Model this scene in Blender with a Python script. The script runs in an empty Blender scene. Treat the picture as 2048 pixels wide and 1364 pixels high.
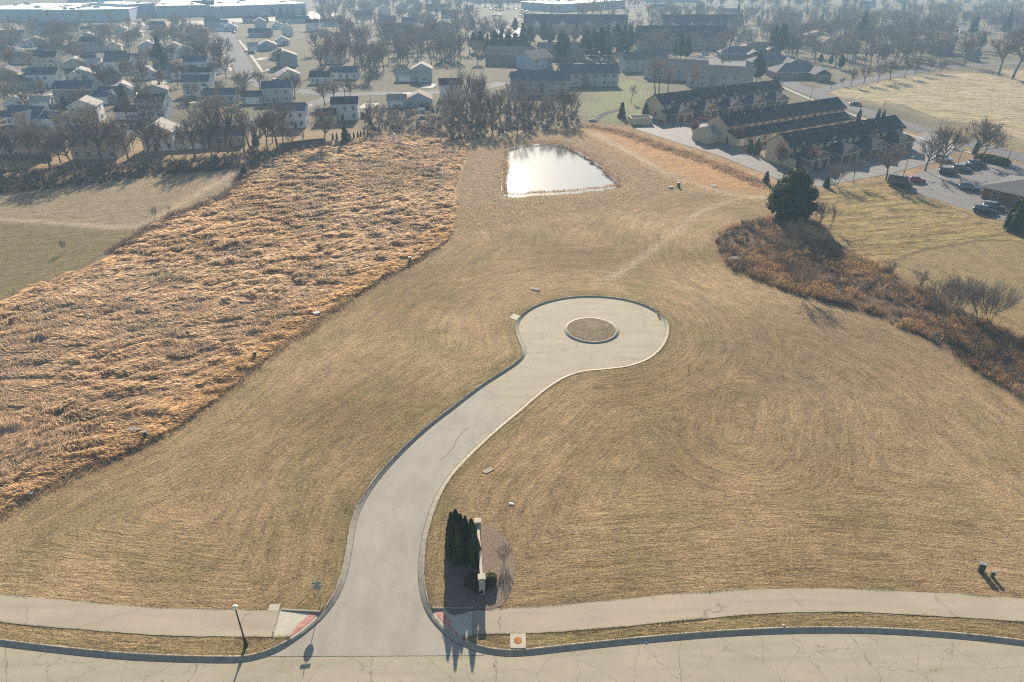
import bpy, bmesh, math, random
import numpy as np
from mathutils import Vector, Matrix
from mathutils.geometry import delaunay_2d_cdt, tessellate_polygon
R = math.radians
random.seed(7)
scene = bpy.context.scene
COL = scene.collection

# ------------------------------------------------------------ camera, sky, sun, exposure
CAM_H, PITCH, FOC = 52.0, R(29.5), 1365.3
SUN_EL, SUN_AZ = R(24.5), R(-2.0)
cam_d = bpy.data.cameras.new('camera'); cam = bpy.data.objects.new('camera', cam_d); COL.objects.link(cam)
cam.location = (0, 0, CAM_H); cam.rotation_euler = (R(90) - PITCH, 0, 0)
cam_d.sensor_width = 36; cam_d.lens = FOC / 2048 * 36; cam_d.clip_start = 0.5; cam_d.clip_end = 6000
scene.camera = cam
world = bpy.data.worlds.new('World'); scene.world = world; world.use_nodes = True
wn = world.node_tree.nodes; wl = world.node_tree.links
sky = wn.new('ShaderNodeTexSky'); sky.sky_type = 'NISHITA'; sky.sun_disc = False
sky.sun_elevation = SUN_EL; sky.sun_rotation = SUN_AZ; sky.air_density = 1.3; sky.dust_density = 0.9; sky.ozone_density = 2.0
bg = wn['Background']; bg.inputs['Strength'].default_value = 0.064; wl.new(sky.outputs[0], bg.inputs[0])
sun_d = bpy.data.lights.new('sun', 'SUN'); sun_d.energy = 5.0; sun_d.angle = R(0.6); sun_d.color = (1.0, 0.865, 0.70)
sun = bpy.data.objects.new('sun', sun_d); COL.objects.link(sun)
sun.rotation_euler = (-(R(90) - SUN_EL), 0, -SUN_AZ)
scene.view_settings.view_transform = 'Standard'; scene.view_settings.look = 'None'
scene.view_settings.exposure = 1.1; scene.view_settings.gamma = 1
scene.cycles.use_denoising = False; scene.cycles.pixel_filter_type = 'BLACKMAN_HARRIS'; scene.cycles.filter_width = 1.15; scene.cycles.denoising_prefilter = 'ACCURATE'
scene.cycles.max_bounces = 6; scene.cycles.diffuse_bounces = 3; scene.cycles.glossy_bounces = 3
scene.cycles.transmission_bounces = 3; scene.cycles.volume_bounces = 1; scene.cycles.transparent_max_bounces = 6

# ------------------------------------------------------------ helpers
def at(px, py, z=0.0):
    """ground point (metres) surveyed from a photo coordinate"""
    x = (px - 1024) / FOC; y = -(py - 682) / FOC
    dy = math.cos(PITCH) + y * math.sin(PITCH); dz = -math.sin(PITCH) + y * math.cos(PITCH)
    t = (z - CAM_H) / dz
    return (x * t, dy * t)
def ats(pts): return [at(*p) for p in pts]
def hsh(ix, iy, s):
    n = (ix * 374761393 + iy * 668265263 + s * 974711) & 0x7fffffff
    n = ((n ^ (n >> 13)) * 1274126177) & 0x7fffffff
    return ((n ^ (n >> 16)) & 0xffff) / 65535.0
def vn(x, y, s=0):
    x = np.asarray(x, float); y = np.asarray(y, float)
    ix = np.floor(x).astype(np.int64); iy = np.floor(y).astype(np.int64)
    fx = x - ix; fy = y - iy; fx = fx * fx * (3 - 2 * fx); fy = fy * fy * (3 - 2 * fy)
    a = hsh(ix, iy, s); b = hsh(ix + 1, iy, s); c = hsh(ix, iy + 1, s); d = hsh(ix + 1, iy + 1, s)
    return (a * (1 - fx) + b * fx) * (1 - fy) + (c * (1 - fx) + d * fx) * fy
def fbm(x, y, s=0, o=3):
    t = 0; a = 0.5
    for k in range(o): t = t + a * vn(x * 2 ** k, y * 2 ** k, s + k); a *= 0.5
    return t / (1 - 0.5 ** o)
def spline(pts, step=1.0, closed=False):
    P = [np.array(p, float) for p in pts]; out = []; n = len(P)
    for i in range(n if closed else n - 1):
        p0 = P[(i - 1) % n] if closed or i > 0 else P[0]; p1 = P[i]; p2 = P[(i + 1) % n]
        p3 = P[(i + 2) % n] if closed or i + 2 < n else P[-1]
        k = max(2, int(np.linalg.norm(p2 - p1) / step))
        for j in range(k):
            t = j / k
            out.append(tuple(0.5 * (2 * p1 + (p2 - p0) * t + (2 * p0 - 5 * p1 + 4 * p2 - p3) * t * t + (3 * p1 - p0 - 3 * p2 + p3) * t ** 3)))
    if not closed: out.append(tuple(P[-1]))
    return out
def inside(x, y, poly):
    x = np.asarray(x); y = np.asarray(y); r = np.zeros(x.shape, bool); n = len(poly)
    for i in range(n):
        x1, y1 = poly[i]; x2, y2 = poly[(i + 1) % n]
        if y1 == y2: continue
        c = ((y1 > y) != (y2 > y)) & (x < (x2 - x1) * (y - y1) / (y2 - y1) + x1)
        r ^= c
    return r
def pdist(x, y, line, closed=False):
    x = np.asarray(x, float); y = np.asarray(y, float); d = np.full(x.shape, 1e9); n = len(line)
    for i in range(n if closed else n - 1):
        x1, y1 = line[i]; x2, y2 = line[(i + 1) % n]; ax = x2 - x1; ay = y2 - y1; L = ax * ax + ay * ay
        if L < 1e-9: continue
        t = np.clip(((x - x1) * ax + (y - y1) * ay) / L, 0, 1)
        d = np.minimum(d, (x - x1 - t * ax) ** 2 + (y - y1 - t * ay) ** 2)
    return np.sqrt(d)
def sdf(x, y, poly):
    d = pdist(x, y, poly, True)
    return np.where(inside(x, y, poly), d, -d)

def link(o, parent=None):
    COL.objects.link(o)
    if parent is not None: o.parent = parent
    return o
def tag(o, label=None, cat=None, group=None, kind=None):
    if label: o['label'] = label
    if cat: o['category'] = cat
    if group: o['group'] = group
    if kind: o['kind'] = kind
    return o
def empty(name, loc, rz=0, label=None, cat=None, group=None):
    o = bpy.data.objects.new(name, None); o.location = (loc[0], loc[1], loc[2] if len(loc) > 2 else 0); o.rotation_euler = (0, 0, rz)
    o.empty_display_size = 0.5
    return tag(link(o), label, cat, group)
def npmesh(name, V, Fs, mats, smooth=False, colors=None, fl=None, midx=None):
    """V (n,3), Fs (m,k)"""
    V = np.asarray(V, np.float32); Fs = np.asarray(Fs, np.int32); m, k = Fs.shape
    me = bpy.data.meshes.new(name); me.vertices.add(len(V)); me.vertices.foreach_set('co', V.ravel())
    me.loops.add(m * k); me.loops.foreach_set('vertex_index', Fs.ravel())
    me.polygons.add(m); me.polygons.foreach_set('loop_start', np.arange(0, m * k, k, dtype=np.int32))
    if smooth: me.polygons.foreach_set('use_smooth', np.ones(m, bool))
    for mt in (mats if isinstance(mats, (list, tuple)) else [mats]): me.materials.append(mt)
    if midx is not None: me.polygons.foreach_set('material_index', np.asarray(midx, np.int32))
    if colors is not None:
        a = me.color_attributes.new('Col', 'FLOAT_COLOR', 'POINT'); c = np.ones((len(V), 4), np.float32); c[:, :3] = colors; a.data.foreach_set('color', c.ravel())
    for nm, vals in (fl or {}).items():
        a = me.attributes.new(nm, 'FLOAT', 'POINT'); a.data.foreach_set('value', np.asarray(vals, np.float32))
    me.update(calc_edges=True); me.validate()
    return me
def mobj(name, me, parent=None, loc=None, rz=None):
    o = bpy.data.objects.new(name, me); link(o, parent)
    if loc is not None: o.location = (loc[0], loc[1], loc[2] if len(loc) > 2 else 0)
    if rz is not None: o.rotation_euler = (0, 0, rz)
    return o
class MB:
    def __init__(s): s.v = []; s.f = []; s.m = []
    def add(s, vs, fs, mi=0):
        b = len(s.v); s.v += [tuple(v) for v in vs]; s.f += [tuple(i + b for i in f) for f in fs]; s.m += [mi] * len(fs); return s
    def box(s, x0, x1, y0, y1, z0, z1, mi=0):
        return s.add([(x0, y0, z0), (x1, y0, z0), (x1, y1, z0), (x0, y1, z0), (x0, y0, z1), (x1, y0, z1), (x1, y1, z1), (x0, y1, z1)],
                     [(3, 2, 1, 0), (4, 5, 6, 7), (0, 1, 5, 4), (1, 2, 6, 5), (2, 3, 7, 6), (3, 0, 4, 7)], mi)
    def tube(s, a, b, r0, r1, n=8, mi=0, caps=True):
        a = Vector(a); b = Vector(b); d = (b - a).normalized(); u = d.orthogonal().normalized(); w = d.cross(u); vs = []
        for c, r in ((a, r0), (b, r1)):
            for k in range(n): t = 2 * math.pi * k / n; vs.append(c + u * (r * math.cos(t)) + w * (r * math.sin(t)))
        fs = [(k, (k + 1) % n, n + (k + 1) % n, n + k) for k in range(n)]
        if caps: fs += [tuple(range(n))[::-1], tuple(range(n, 2 * n))]
        return s.add(vs, fs, mi)
    def loft(s, rings, mi=0, caps=True):
        n = len(rings[0]); vs = [p for r in rings for p in r]
        fs = [(i * n + k, i * n + (k + 1) % n, (i + 1) * n + (k + 1) % n, (i + 1) * n + k) for i in range(len(rings) - 1) for k in range(n)]
        if caps: fs += [tuple(range(n))[::-1], tuple(range((len(rings) - 1) * n, len(rings) * n))]
        return s.add(vs, fs, mi)
    def lathe(s, prof, n=12, c=(0, 0), mi=0):
        return s.loft([[(c[0] + r * math.cos(2 * math.pi * k / n), c[1] + r * math.sin(2 * math.pi * k / n), z) for k in range(n)] for r, z in prof], mi)
    def mesh(s, name, mats, smooth=False):
        me = bpy.data.meshes.new(name); me.from_pydata([tuple(map(float, v)) for v in s.v], [], s.f)
        for mt in (mats if isinstance(mats, (list, tuple)) else [mats]): me.materials.append(mt)
        me.polygons.foreach_set('material_index', np.array(s.m, np.int32))
        if smooth: me.polygons.foreach_set('use_smooth', np.ones(len(s.f), bool))
        me.update(); return me
    def build(s, name, mats, parent=None, smooth=False, loc=None, rz=None):
        return mobj(name, s.mesh(name, mats, smooth), parent, loc, rz)
def bevel(o, w=0.02, seg=2):
    m = o.modifiers.new('bevel', 'BEVEL'); m.width = w; m.segments = seg; m.limit_method = 'ANGLE'; return o
def cdt(loops, pts=(), keep=None):
    """triangulate loops (list of closed loops) + free points; keep(x,y)->mask on triangle centres"""
    V = []; E = []
    for lp, closed in loops:
        b = len(V); V += [Vector(p) for p in lp]; n = len(lp)
        E += [(b + i, b + (i + 1) % n) for i in range(n if closed else n - 1)]
    V += [Vector(p) for p in pts]
    vo, eo, fo, _, _, _ = delaunay_2d_cdt(V, E, [], 0, 1e-4)
    V2 = np.array([(v.x, v.y) for v in vo]); F2 = np.array([f for f in fo if len(f) == 3])
    c = V2[F2].mean(1)
    if keep is not None: F2 = F2[keep(c[:, 0], c[:, 1])]
    a, b, d = V2[F2[:, 0]], V2[F2[:, 1]], V2[F2[:, 2]]
    cr = (b[:, 0] - a[:, 0]) * (d[:, 1] - a[:, 1]) - (b[:, 1] - a[:, 1]) * (d[:, 0] - a[:, 0])
    F2[cr < 0] = F2[cr < 0][:, ::-1]
    F2 = F2[np.abs(cr) > 1e-7]
    return V2, F2
def sheet(name, poly, z, mat, kind='structure'):
    poly = [tuple(p) for p in poly]
    V2, F2 = cdt([(poly, True)], keep=lambda x, y: inside(x, y, poly))
    V = np.c_[V2, np.full(len(V2), z)]
    return tag(mobj(name, npmesh(name, V, F2, mat)), kind=kind)
def offset_line(line, d, closed=False):
    L = np.array(line, float); n = len(L)
    if closed: t = np.roll(L, -1, 0) - np.roll(L, 1, 0)
    else: t = np.gradient(L, axis=0)
    t /= np.maximum(np.linalg.norm(t, axis=1), 1e-9)[:, None]
    return L + np.c_[-t[:, 1], t[:, 0]] * d
def strip(name, pxs, width, z, mat, ground=False, step=3.0):
    c = spline(ats(pxs) if not ground else pxs, step)
    a = offset_line(c, width / 2); b = offset_line(c, -width / 2); n = len(c)
    V = np.r_[np.c_[a, np.full(n, z)], np.c_[b, np.full(n, z)]]
    F = [(i, n + i, n + i + 1, i + 1) for i in range(n - 1)]
    return tag(mobj(name, npmesh(name, V, F, mat)), kind='structure')

# ------------------------------------------------------------ materials
def newmat(name):
    m = bpy.data.materials.new(name); m.use_nodes = True; nt = m.node_tree
    return m, nt, nt.nodes, nt.links, nt.nodes['Principled BSDF']
def noise(nt, vec, scale, detail=3, rough=0.55, dist=0):
    n = nt.nodes.new('ShaderNodeTexNoise'); n.inputs['Scale'].default_value = scale; n.inputs['Detail'].default_value = detail
    n.inputs['Roughness'].default_value = rough; n.inputs['Distortion'].default_value = dist
    if vec is not None: nt.links.new(vec, n.inputs['Vector'])
    return n.outputs['Fac']
def ramp(nt, fac, stops):
    r = nt.nodes.new('ShaderNodeValToRGB'); e = r.color_ramp.elements
    while len(e) < len(stops): e.new(0.5)
    for i, (p, c) in enumerate(stops): e[i].position = p; e[i].color = (*c, 1) if len(c) == 3 else c
    nt.links.new(fac, r.inputs[0]); return r.outputs[0]
def math_(nt, op, a, b=None, clamp=False):
    n = nt.nodes.new('ShaderNodeMath'); n.operation = op; n.use_clamp = clamp
    for i, v in enumerate((a, b)):
        if v is None: continue
        if isinstance(v, (int, float)): n.inputs[i].default_value = v
        else: nt.links.new(v, n.inputs[i])
    return n.outputs[0]
def mapr(nt, v, a, b, c, d):
    n = nt.nodes.new('ShaderNodeMapRange'); nt.links.new(v, n.inputs[0])
    for i, q in enumerate((a, b, c, d)): n.inputs[i + 1].default_value = q
    return n.outputs[0]
def mixc(nt, fac, a, b, mode='MIX'):
    n = nt.nodes.new('ShaderNodeMix'); n.data_type = 'RGBA'; n.blend_type = mode
    for i, v in ((0, fac), (6, a), (7, b)):
        if isinstance(v, (int, float)): n.inputs[i].default_value = v
        elif isinstance(v, tuple): n.inputs[i].default_value = (*v, 1)
        else: nt.links.new(v, n.inputs[i])
    return n.outputs[2]
def bump(nt, h, bs, strength, dist):
    b = nt.nodes.new('ShaderNodeBump'); b.inputs['Strength'].default_value = strength; b.inputs['Distance'].default_value = dist
    nt.links.new(h, b.inputs['Height']); nt.links.new(b.outputs[0], bs.inputs['Normal']); return b
def coords(nt, kind='Object'):
    return nt.nodes.new('ShaderNodeTexCoord').outputs[kind]
def simple(name, col, rough=0.8, var=0.12, scale=3.0, metal=0.0, spec=0.3, bmp=0.0):
    m, nt, N, L, bs = newmat(name); c = coords(nt)
    f = noise(nt, c, scale, 4)
    lo = tuple(x * (1 - var) for x in col); hi = tuple(min(1, x * (1 + var)) for x in col)
    L.new(ramp(nt, f, [(0.3, lo), (0.7, hi)]), bs.inputs['Base Color'])
    bs.inputs['Roughness'].default_value = rough; bs.inputs['Metallic'].default_value = metal
    bs.inputs['Specular IOR Level'].default_value = spec
    if bmp: bump(nt, noise(nt, c, scale * 6, 3), bs, bmp, 0.02)
    return m
def leafy(name, col, col2, scale=1.2, rough=0.7, transl=0.25, attr=False):
    """foliage / straw: colour from clump noise (or the per-blade colour), partly translucent"""
    m, nt, N, L, bs = newmat(name)
    if attr:
        a = N.new('ShaderNodeAttribute'); a.attribute_name = 'Col'; c = a.outputs['Color']
    else:
        c = ramp(nt, noise(nt, coords(nt), scale, 3), [(0.3, col), (0.7, col2)])
    L.new(c, bs.inputs['Base Color']); bs.inputs['Roughness'].default_value = rough; bs.inputs['Specular IOR Level'].default_value = 0.2
    t = N.new('ShaderNodeBsdfTranslucent'); L.new(c, t.inputs[0]); mx = N.new('ShaderNodeMixShader'); mx.inputs[0].default_value = transl
    L.new(bs.outputs[0], mx.inputs[1]); L.new(t.outputs[0], mx.inputs[2]); L.new(mx.outputs[0], N['Material Output'].inputs[0])
    return m
M = {}
M['concrete'] = simple('concrete', (0.40, 0.36, 0.29), 0.85, 0.1, 1.5, bmp=0.2)
M['kerb'] = simple('kerb_concrete', (0.32, 0.278, 0.215), 0.9, 0.2, 2.0, bmp=0.2)
M['conc_white'] = simple('pale_concrete', (0.42, 0.385, 0.31), 0.85, 0.1, 2.0)
M['rust'] = simple('rusty_iron', (0.30, 0.13, 0.035), 0.8, 0.3, 4.0, bmp=0.3)
M['black_metal'] = simple('black_metal', (0.012, 0.012, 0.013), 0.45, 0.1, spec=0.5)
M['grey_metal'] = simple('grey_metal', (0.28, 0.30, 0.30), 0.5, 0.1)
M['green_box'] = simple('utility_green', (0.05, 0.085, 0.06), 0.5, 0.1)
M['box_lid'] = simple('utility_lid', (0.21, 0.225, 0.22), 0.5, 0.1)
M['globe'] = simple('lamp_globe_glass', (0.80, 0.72, 0.52), 0.3, 0.03, spec=0.5)
M['white'] = simple('white_paint', (0.72, 0.72, 0.70), 0.6, 0.04)
M['stone'] = simple('wall_stone', (0.42, 0.37, 0.31), 0.9, 0.3, 5.0, bmp=0.5)
M['boulder'] = simple('boulder_stone', (0.28, 0.25, 0.22), 0.9, 0.2, 2.0, bmp=0.5)
M['brick'] = simple('brick', (0.20, 0.10, 0.065), 0.9, 0.2, 6.0)
M['glass'] = simple('window_glass', (0.03, 0.04, 0.05), 0.12, 0.1, spec=0.6)
M['garage_door'] = simple('brown_garage_door', (0.10, 0.05, 0.04), 0.6, 0.1)
M['door'] = simple('door_paint', (0.12, 0.06, 0.045), 0.6, 0.1)
M['bark'] = simple('bark', (0.14, 0.11, 0.085), 0.95, 0.3, 2.0)
M['twig'] = simple('twigs', (0.205, 0.17, 0.14), 0.95, 0.25, 1.0)
M['twig_red'] = simple('reddish_twigs', (0.26, 0.16, 0.12), 0.95, 0.25, 1.0)
M['needle'] = leafy('pine_needles', (0.03, 0.05, 0.02), (0.10, 0.125, 0.05), 0.8, transl=0.15)
M['spruce'] = leafy('spruce_needles', (0.03, 0.048, 0.03), (0.075, 0.10, 0.055), 0.8, transl=0.12)
M['arb'] = leafy('arborvitae_leaves', (0.028, 0.046, 0.013), (0.075, 0.092, 0.025), 2.5, transl=0.15)
M['box'] = leafy('boxwood_leaves', (0.05, 0.052, 0.012), (0.12, 0.10, 0.025), 4, transl=0.2)
M['straw'] = leafy('dry_grass_blades', None, None, attr=True, transl=0.5)
M['brush'] = leafy('dead_brush', None, None, attr=True, transl=0.2)
M['mulch'] = simple('mulch', (0.185, 0.135, 0.10), 0.95, 0.5, 7.0, bmp=0.8)
M['tire'] = simple('tyre_rubber', (0.015, 0.015, 0.016), 0.9, 0.1)
M['rim'] = simple('wheel_rim', (0.35, 0.36, 0.37), 0.4, 0.05, metal=0.6)
M['lamp'] = simple('lamp_lens', (0.55, 0.55, 0.52), 0.2, 0.03, spec=0.6)
M['tail'] = simple('tail_lens', (0.25, 0.01, 0.01), 0.3, 0.03)
M['line'] = simple('road_paint_white', (0.62, 0.62, 0.58), 0.7, 0.1, 4)
M['pink'] = simple('red_warning_strip', (0.44, 0.215, 0.17), 0.9, 0.3, 3)
M['blue'] = simple('blue_paint_mark', (0.03, 0.22, 0.5), 0.7, 0.1)
M['yellow'] = simple('yellow_paint', (0.5, 0.36, 0.08), 0.6, 0.1)
M['teal'] = simple('green_sign_plate', (0.05, 0.20, 0.16), 0.45, 0.1)
M['red'] = simple('red_sign_face', (0.35, 0.02, 0.02), 0.5, 0.1)
def paint(name, col, metal=0.3):
    m, nt, N, L, bs = newmat(name); bs.inputs['Base Color'].default_value = (*col, 1); bs.inputs['Roughness'].default_value = 0.28
    bs.inputs['Metallic'].default_value = metal; bs.inputs['Coat Weight'].default_value = 0.6; bs.inputs['Coat Roughness'].default_value = 0.08
    f = noise(nt, coords(nt), 4, 3); L.new(mapr(nt, f, 0.3, 0.7, 0.24, 0.36), bs.inputs['Roughness'])
    return m
for k, c in dict(c_white=(0.6, 0.6, 0.6), c_black=(0.02, 0.022, 0.028), c_red=(0.32, 0.03, 0.04), c_maroon=(0.11, 0.02, 0.03), c_silver=(0.35, 0.36, 0.37),
                 c_grey=(0.12, 0.125, 0.13), c_blue=(0.14, 0.19, 0.25), c_navy=(0.02, 0.03, 0.055), c_van=(0.085, 0.08, 0.075)).items(): M[k] = paint('car_paint_' + k[2:], c)
def siding(name, col):
    m, nt, N, L, bs = newmat(name); c = coords(nt)
    w = N.new('ShaderNodeTexWave'); w.bands_direction = 'Z'; w.inputs['Scale'].default_value = 2.0; w.inputs['Distortion'].default_value = 0; L.new(c, w.inputs[0])
    f = noise(nt, c, 0.7, 3)
    base = ramp(nt, f, [(0.3, tuple(x * 0.92 for x in col)), (0.7, tuple(min(1, x * 1.06) for x in col))])
    L.new(mixc(nt, mapr(nt, w.outputs['Fac'], 0.0, 0.25, 0.75, 1.0), (0.5 * col[0], 0.5 * col[1], 0.5 * col[2]), base), bs.inputs['Base Color'])
    bs.inputs['Roughness'].default_value = 0.75; return m
def shingle(name, col):
    m, nt, N, L, bs = newmat(name); c = coords(nt)
    f = noise(nt, c, 5, 4, 0.7); g = noise(nt, c, 0.35, 3)
    base = ramp(nt, f, [(0.25, tuple(x * 0.7 for x in col)), (0.75, tuple(x * 1.35 for x in col))])
    L.new(mixc(nt, mapr(nt, g, 0.3, 0.7, 0.0, 0.35), base, tuple(x * 1.5 for x in col)), bs.inputs['Base Color'])
    bs.inputs['Roughness'].default_value = 0.9; bs.inputs['Specular IOR Level'].default_value = 0.12; bump(nt, f, bs, 0.4, 0.03); return m
for k, c in dict(w_white=(0.62, 0.62, 0.60), w_cream=(0.60, 0.53, 0.40), w_grey=(0.36, 0.37, 0.37), w_beige=(0.42, 0.36, 0.28), w_tan=(0.50, 0.41, 0.27), w_blue=(0.27, 0.32, 0.36),
                 w_green=(0.24, 0.29, 0.27), w_brown=(0.20, 0.15, 0.12), w_steel=(0.33, 0.40, 0.46)).items(): M[k] = siding('siding_' + k[2:], c)
for k, c in dict(r_dark=(0.042, 0.046, 0.054), r_grey=(0.11, 0.11, 0.115), r_brown=(0.18, 0.15, 0.13), r_tan=(0.24, 0.205, 0.165), r_slate=(0.075, 0.095, 0.12), r_pale=(0.30, 0.28, 0.25)).items():
    M[k] = shingle('shingle_' + k[2:], c)
M['w_brick'] = M['brick']
M['flatroof'] = simple('white_roof_membrane', (0.85, 0.84, 0.80), 0.35, 0.04, 0.05, spec=0.6)

def asphalt(name, col, scale=0.12, crack=None, spec=0.3, rough=0.85, dark=0.25, circ=None, stretch=(1, 1, 1)):
    m, nt, N, L, bs = newmat(name); c = coords(nt)
    f = noise(nt, c, 0.25, 5, 0.6); g = noise(nt, c, 14, 3, 0.7); sv = N.new('ShaderNodeVectorMath'); sv.operation = 'MULTIPLY'; sv.inputs[1].default_value = stretch; L.new(c, sv.inputs[0]); h = noise(nt, sv.outputs[0], 0.55, 5, 0.6, 0.3)
    base = ramp(nt, f, [(0.3, tuple(x * (1 - dark * 0.5) for x in col)), (0.7, tuple(x * 1.1 for x in col))])
    base = mixc(nt, 0.5, base, ramp(nt, g, [(0.3, tuple(x * 0.72 for x in col)), (0.7, tuple(x * 1.25 for x in col))]))
    base = mixc(nt, mapr(nt, h, 0.40, 0.65, 0.0, 0.42), base, tuple(x * 0.66 for x in col))
    if circ:
        cx, cy = circ; sp = N.new('ShaderNodeVectorMath'); sp.operation = 'DISTANCE'; sp.inputs[1].default_value = (cx, cy, -0.15); L.new(c, sp.inputs[0])
        d = sp.outputs['Value']; cmb = N.new('ShaderNodeCombineXYZ'); L.new(math_(nt, 'MULTIPLY', d, 0.85), cmb.inputs[2])
        v2 = N.new('ShaderNodeVectorMath'); v2.operation = 'MULTIPLY'; v2.inputs[1].default_value = (0.09, 0.09, 0); L.new(c, v2.inputs[0])
        v3 = N.new('ShaderNodeVectorMath'); v3.operation = 'ADD'; L.new(v2.outputs[0], v3.inputs[0]); L.new(cmb.outputs[0], v3.inputs[1])
        k = noise(nt, v3.outputs[0], 1.0, 3, 0.6)
        mask = math_(nt, 'MULTIPLY', mapr(nt, d, 4.2, 6.0, 0.3, 1.0), mapr(nt, d, 9.5, 12.5, 1.0, 0.0))
        base = mixc(nt, math_(nt, 'MULTIPLY', mask, mapr(nt, k, 0.40, 0.62, 0.0, 0.75)), base, tuple(x * 0.5 for x in col))
    if crack:
        for sc, wd, thr, st in crack:
            dv = N.new('ShaderNodeVectorMath'); dv.operation = 'ADD'; L.new(c, dv.inputs[0])
            nn = N.new('ShaderNodeTexNoise'); nn.inputs['Scale'].default_value = 1.1; nn.inputs['Detail'].default_value = 4; L.new(c, nn.inputs[0])
            sc_ = N.new('ShaderNodeVectorMath'); sc_.operation = 'SCALE'; sc_.inputs['Scale'].default_value = 1.0; L.new(nn.outputs['Color'], sc_.inputs[0]); L.new(sc_.outputs[0], dv.inputs[1])
            vo = N.new('ShaderNodeTexVoronoi'); vo.feature = 'DISTANCE_TO_EDGE'; vo.inputs['Scale'].default_value = sc; L.new(dv.outputs[0], vo.inputs['Vector'])
            ms = mapr(nt, vo.outputs['Distance'], wd * 0.4, wd, st, 0.0)
            gate = mapr(nt, noise(nt, c, 0.18 + sc * 0.2, 2), thr, thr + 0.06, 0.0, 1.0)
            base = mixc(nt, math_(nt, 'MULTIPLY', ms, gate), base, tuple(x * 0.33 for x in col))
    L.new(base, bs.inputs['Base Color']); bs.inputs['Roughness'].default_value = rough; bs.inputs['Specular IOR Level'].default_value = spec
    bump(nt, g, bs, 0.25, 0.01)
    return m
ISL = at(1183, 659)
M['road'] = asphalt('weathered_asphalt', (0.335, 0.295, 0.215), dark=.35, stretch=(.22, 1.5, 1), crack=[(0.26, 0.007, 0.33, 0.6), (0.6, 0.009, 0.47, 0.4), (0.055, 0.0022, 0.3, 0.7)])
M['court'] = asphalt('grey_asphalt', (0.31, 0.283, 0.235), dark=.4, stretch=(1.1, .45, 1), crack=[(0.10, 0.0025, 0.48, 0.45)], circ=ISL)
M['path'] = asphalt('path_asphalt', (0.35, 0.297, 0.218), stretch=(.2, 1.3, 1), crack=[(0.06, 0.004, 0.45, 0.5)])
M['street'] = asphalt('street_asphalt', (0.145, 0.142, 0.14), rough=0.9, spec=0.1)
M['lot'] = asphalt('lot_asphalt', (0.155, 0.148, 0.14), crack=[(0.12, 0.008, 0.5, 0.5)], rough=0.8, spec=0.3)
M['drive'] = asphalt('driveway_concrete', (0.34, 0.315, 0.27), rough=0.85)
# ------------------------------------------------------------ survey lines
KL = [(-300, 1235), (0, 1277), (240, 1303), (440, 1311), (505, 1307), (550, 1292), (583, 1272), (617, 1246), (641, 1222), (664, 1190), (680, 1150), (690, 1105), (697, 1060), (709, 1020),
      (730, 982), (760, 942), (800, 899), (848, 855), (900, 815), (958, 771), (1008, 739), (1032, 722), (1043, 708), (1043, 696), (1036, 680), (1030, 660), (1033, 641), (1052, 621), (1085, 605), (1130, 594.5),
      (1180, 591), (1235, 595), (1282, 606), (1317, 623), (1336, 643), (1339, 664), (1328, 692), (1302, 716), (1262, 732), (1212, 739), (1170, 743), (1130, 756), (1090, 782), (1048, 818), (1000, 858), (947, 907),
      (906, 952), (878, 1000), (861, 1050), (853, 1090), (849, 1140), (853, 1180), (864, 1216), (884, 1244), (912, 1268), (955, 1288), (1000, 1297), (1050, 1297), (1150, 1286), (1300, 1271), (1450, 1259), (1600, 1253), (1750, 1254), (1900, 1263), (2048, 1279), (2350, 1320)]
KERB = spline(ats(KL), 0.7)
KA = np.array(KERB)
def near_idx(p): q = np.array(at(*p)); return int(np.argmin(((KA - q) ** 2).sum(1)))
iL0, iL1 = near_idx((576, 1277)), near_idx((640, 1223)); iR0, iR1 = near_idx((864, 1217)), near_idx((925, 1274))
RL = ats([(544, 1275), (561, 1220)]); RR = ats([(946, 1218), (945, 1272)])          # landward corners of the two ramps
# ground edge: the kerb line, stepping back around the ramps
GEDGE = [tuple(p) for p in KERB[:iL0 + 1]] + RL + [tuple(p) for p in KERB[iL1:iR0 + 1]] + RR + [tuple(p) for p in KERB[iR1:]]
POND = spline(ats([(1012, 300), (1032, 290), (1062, 286), (1100, 284), (1132, 290), (1165, 305), (1195, 324), (1218, 345), (1236, 362), (1226, 371), (1180, 376), (1120, 382), (1062, 385), (1018, 388), (1009, 374), (1010, 340)]), 1.5, True)
rng = np.random.RandomState(5)
POND = [(p[0] + rng.uniform(-.35, .35), p[1] + rng.uniform(-.35, .35)) for p in POND]
WET_E = ats([(-420, 1230), (-150, 1105), (0, 1030), (130, 957), (300, 880), (420, 803), (520, 722), (640, 642), (740, 567), (830, 520), (890, 472)])
WET_E_S = spline(WET_E, 1.5)
WET = spline(WET_E + ats([(902, 425), (915, 370), (928, 330), (940, 292), (900, 283), (800, 272), (745, 268), (700, 292), (640, 300), (600, 308), (530, 325), (490, 350), (470, 378), (420, 410), (350, 438), (295, 465), (240, 500), (150, 545), (0, 603), (-250, 690), (-420, 740)]), 2.5, True)
LAWN_L = ats([(-500, 470), (0, 440), (120, 452), (270, 462), (225, 495), (150, 540), (0, 598), (-250, 690), (-600, 800)])
MEAD_L = ats([(-500, 420), (0, 385), (200, 350), (430, 338), (520, 325), (480, 350), (465, 380), (420, 408), (340, 440), (290, 465), (225, 495), (150, 540), (0, 598), (-250, 690), (-600, 800)])
LAWN_R = ats([(1640, 385), (1700, 372), (1770, 362), (1850, 395), (2000, 450), (2400, 560), (2400, 640), (2048, 480), (1960, 480), (1840, 500), (1760, 530), (1690, 500), (1655, 470), (1630, 430)])
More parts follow.
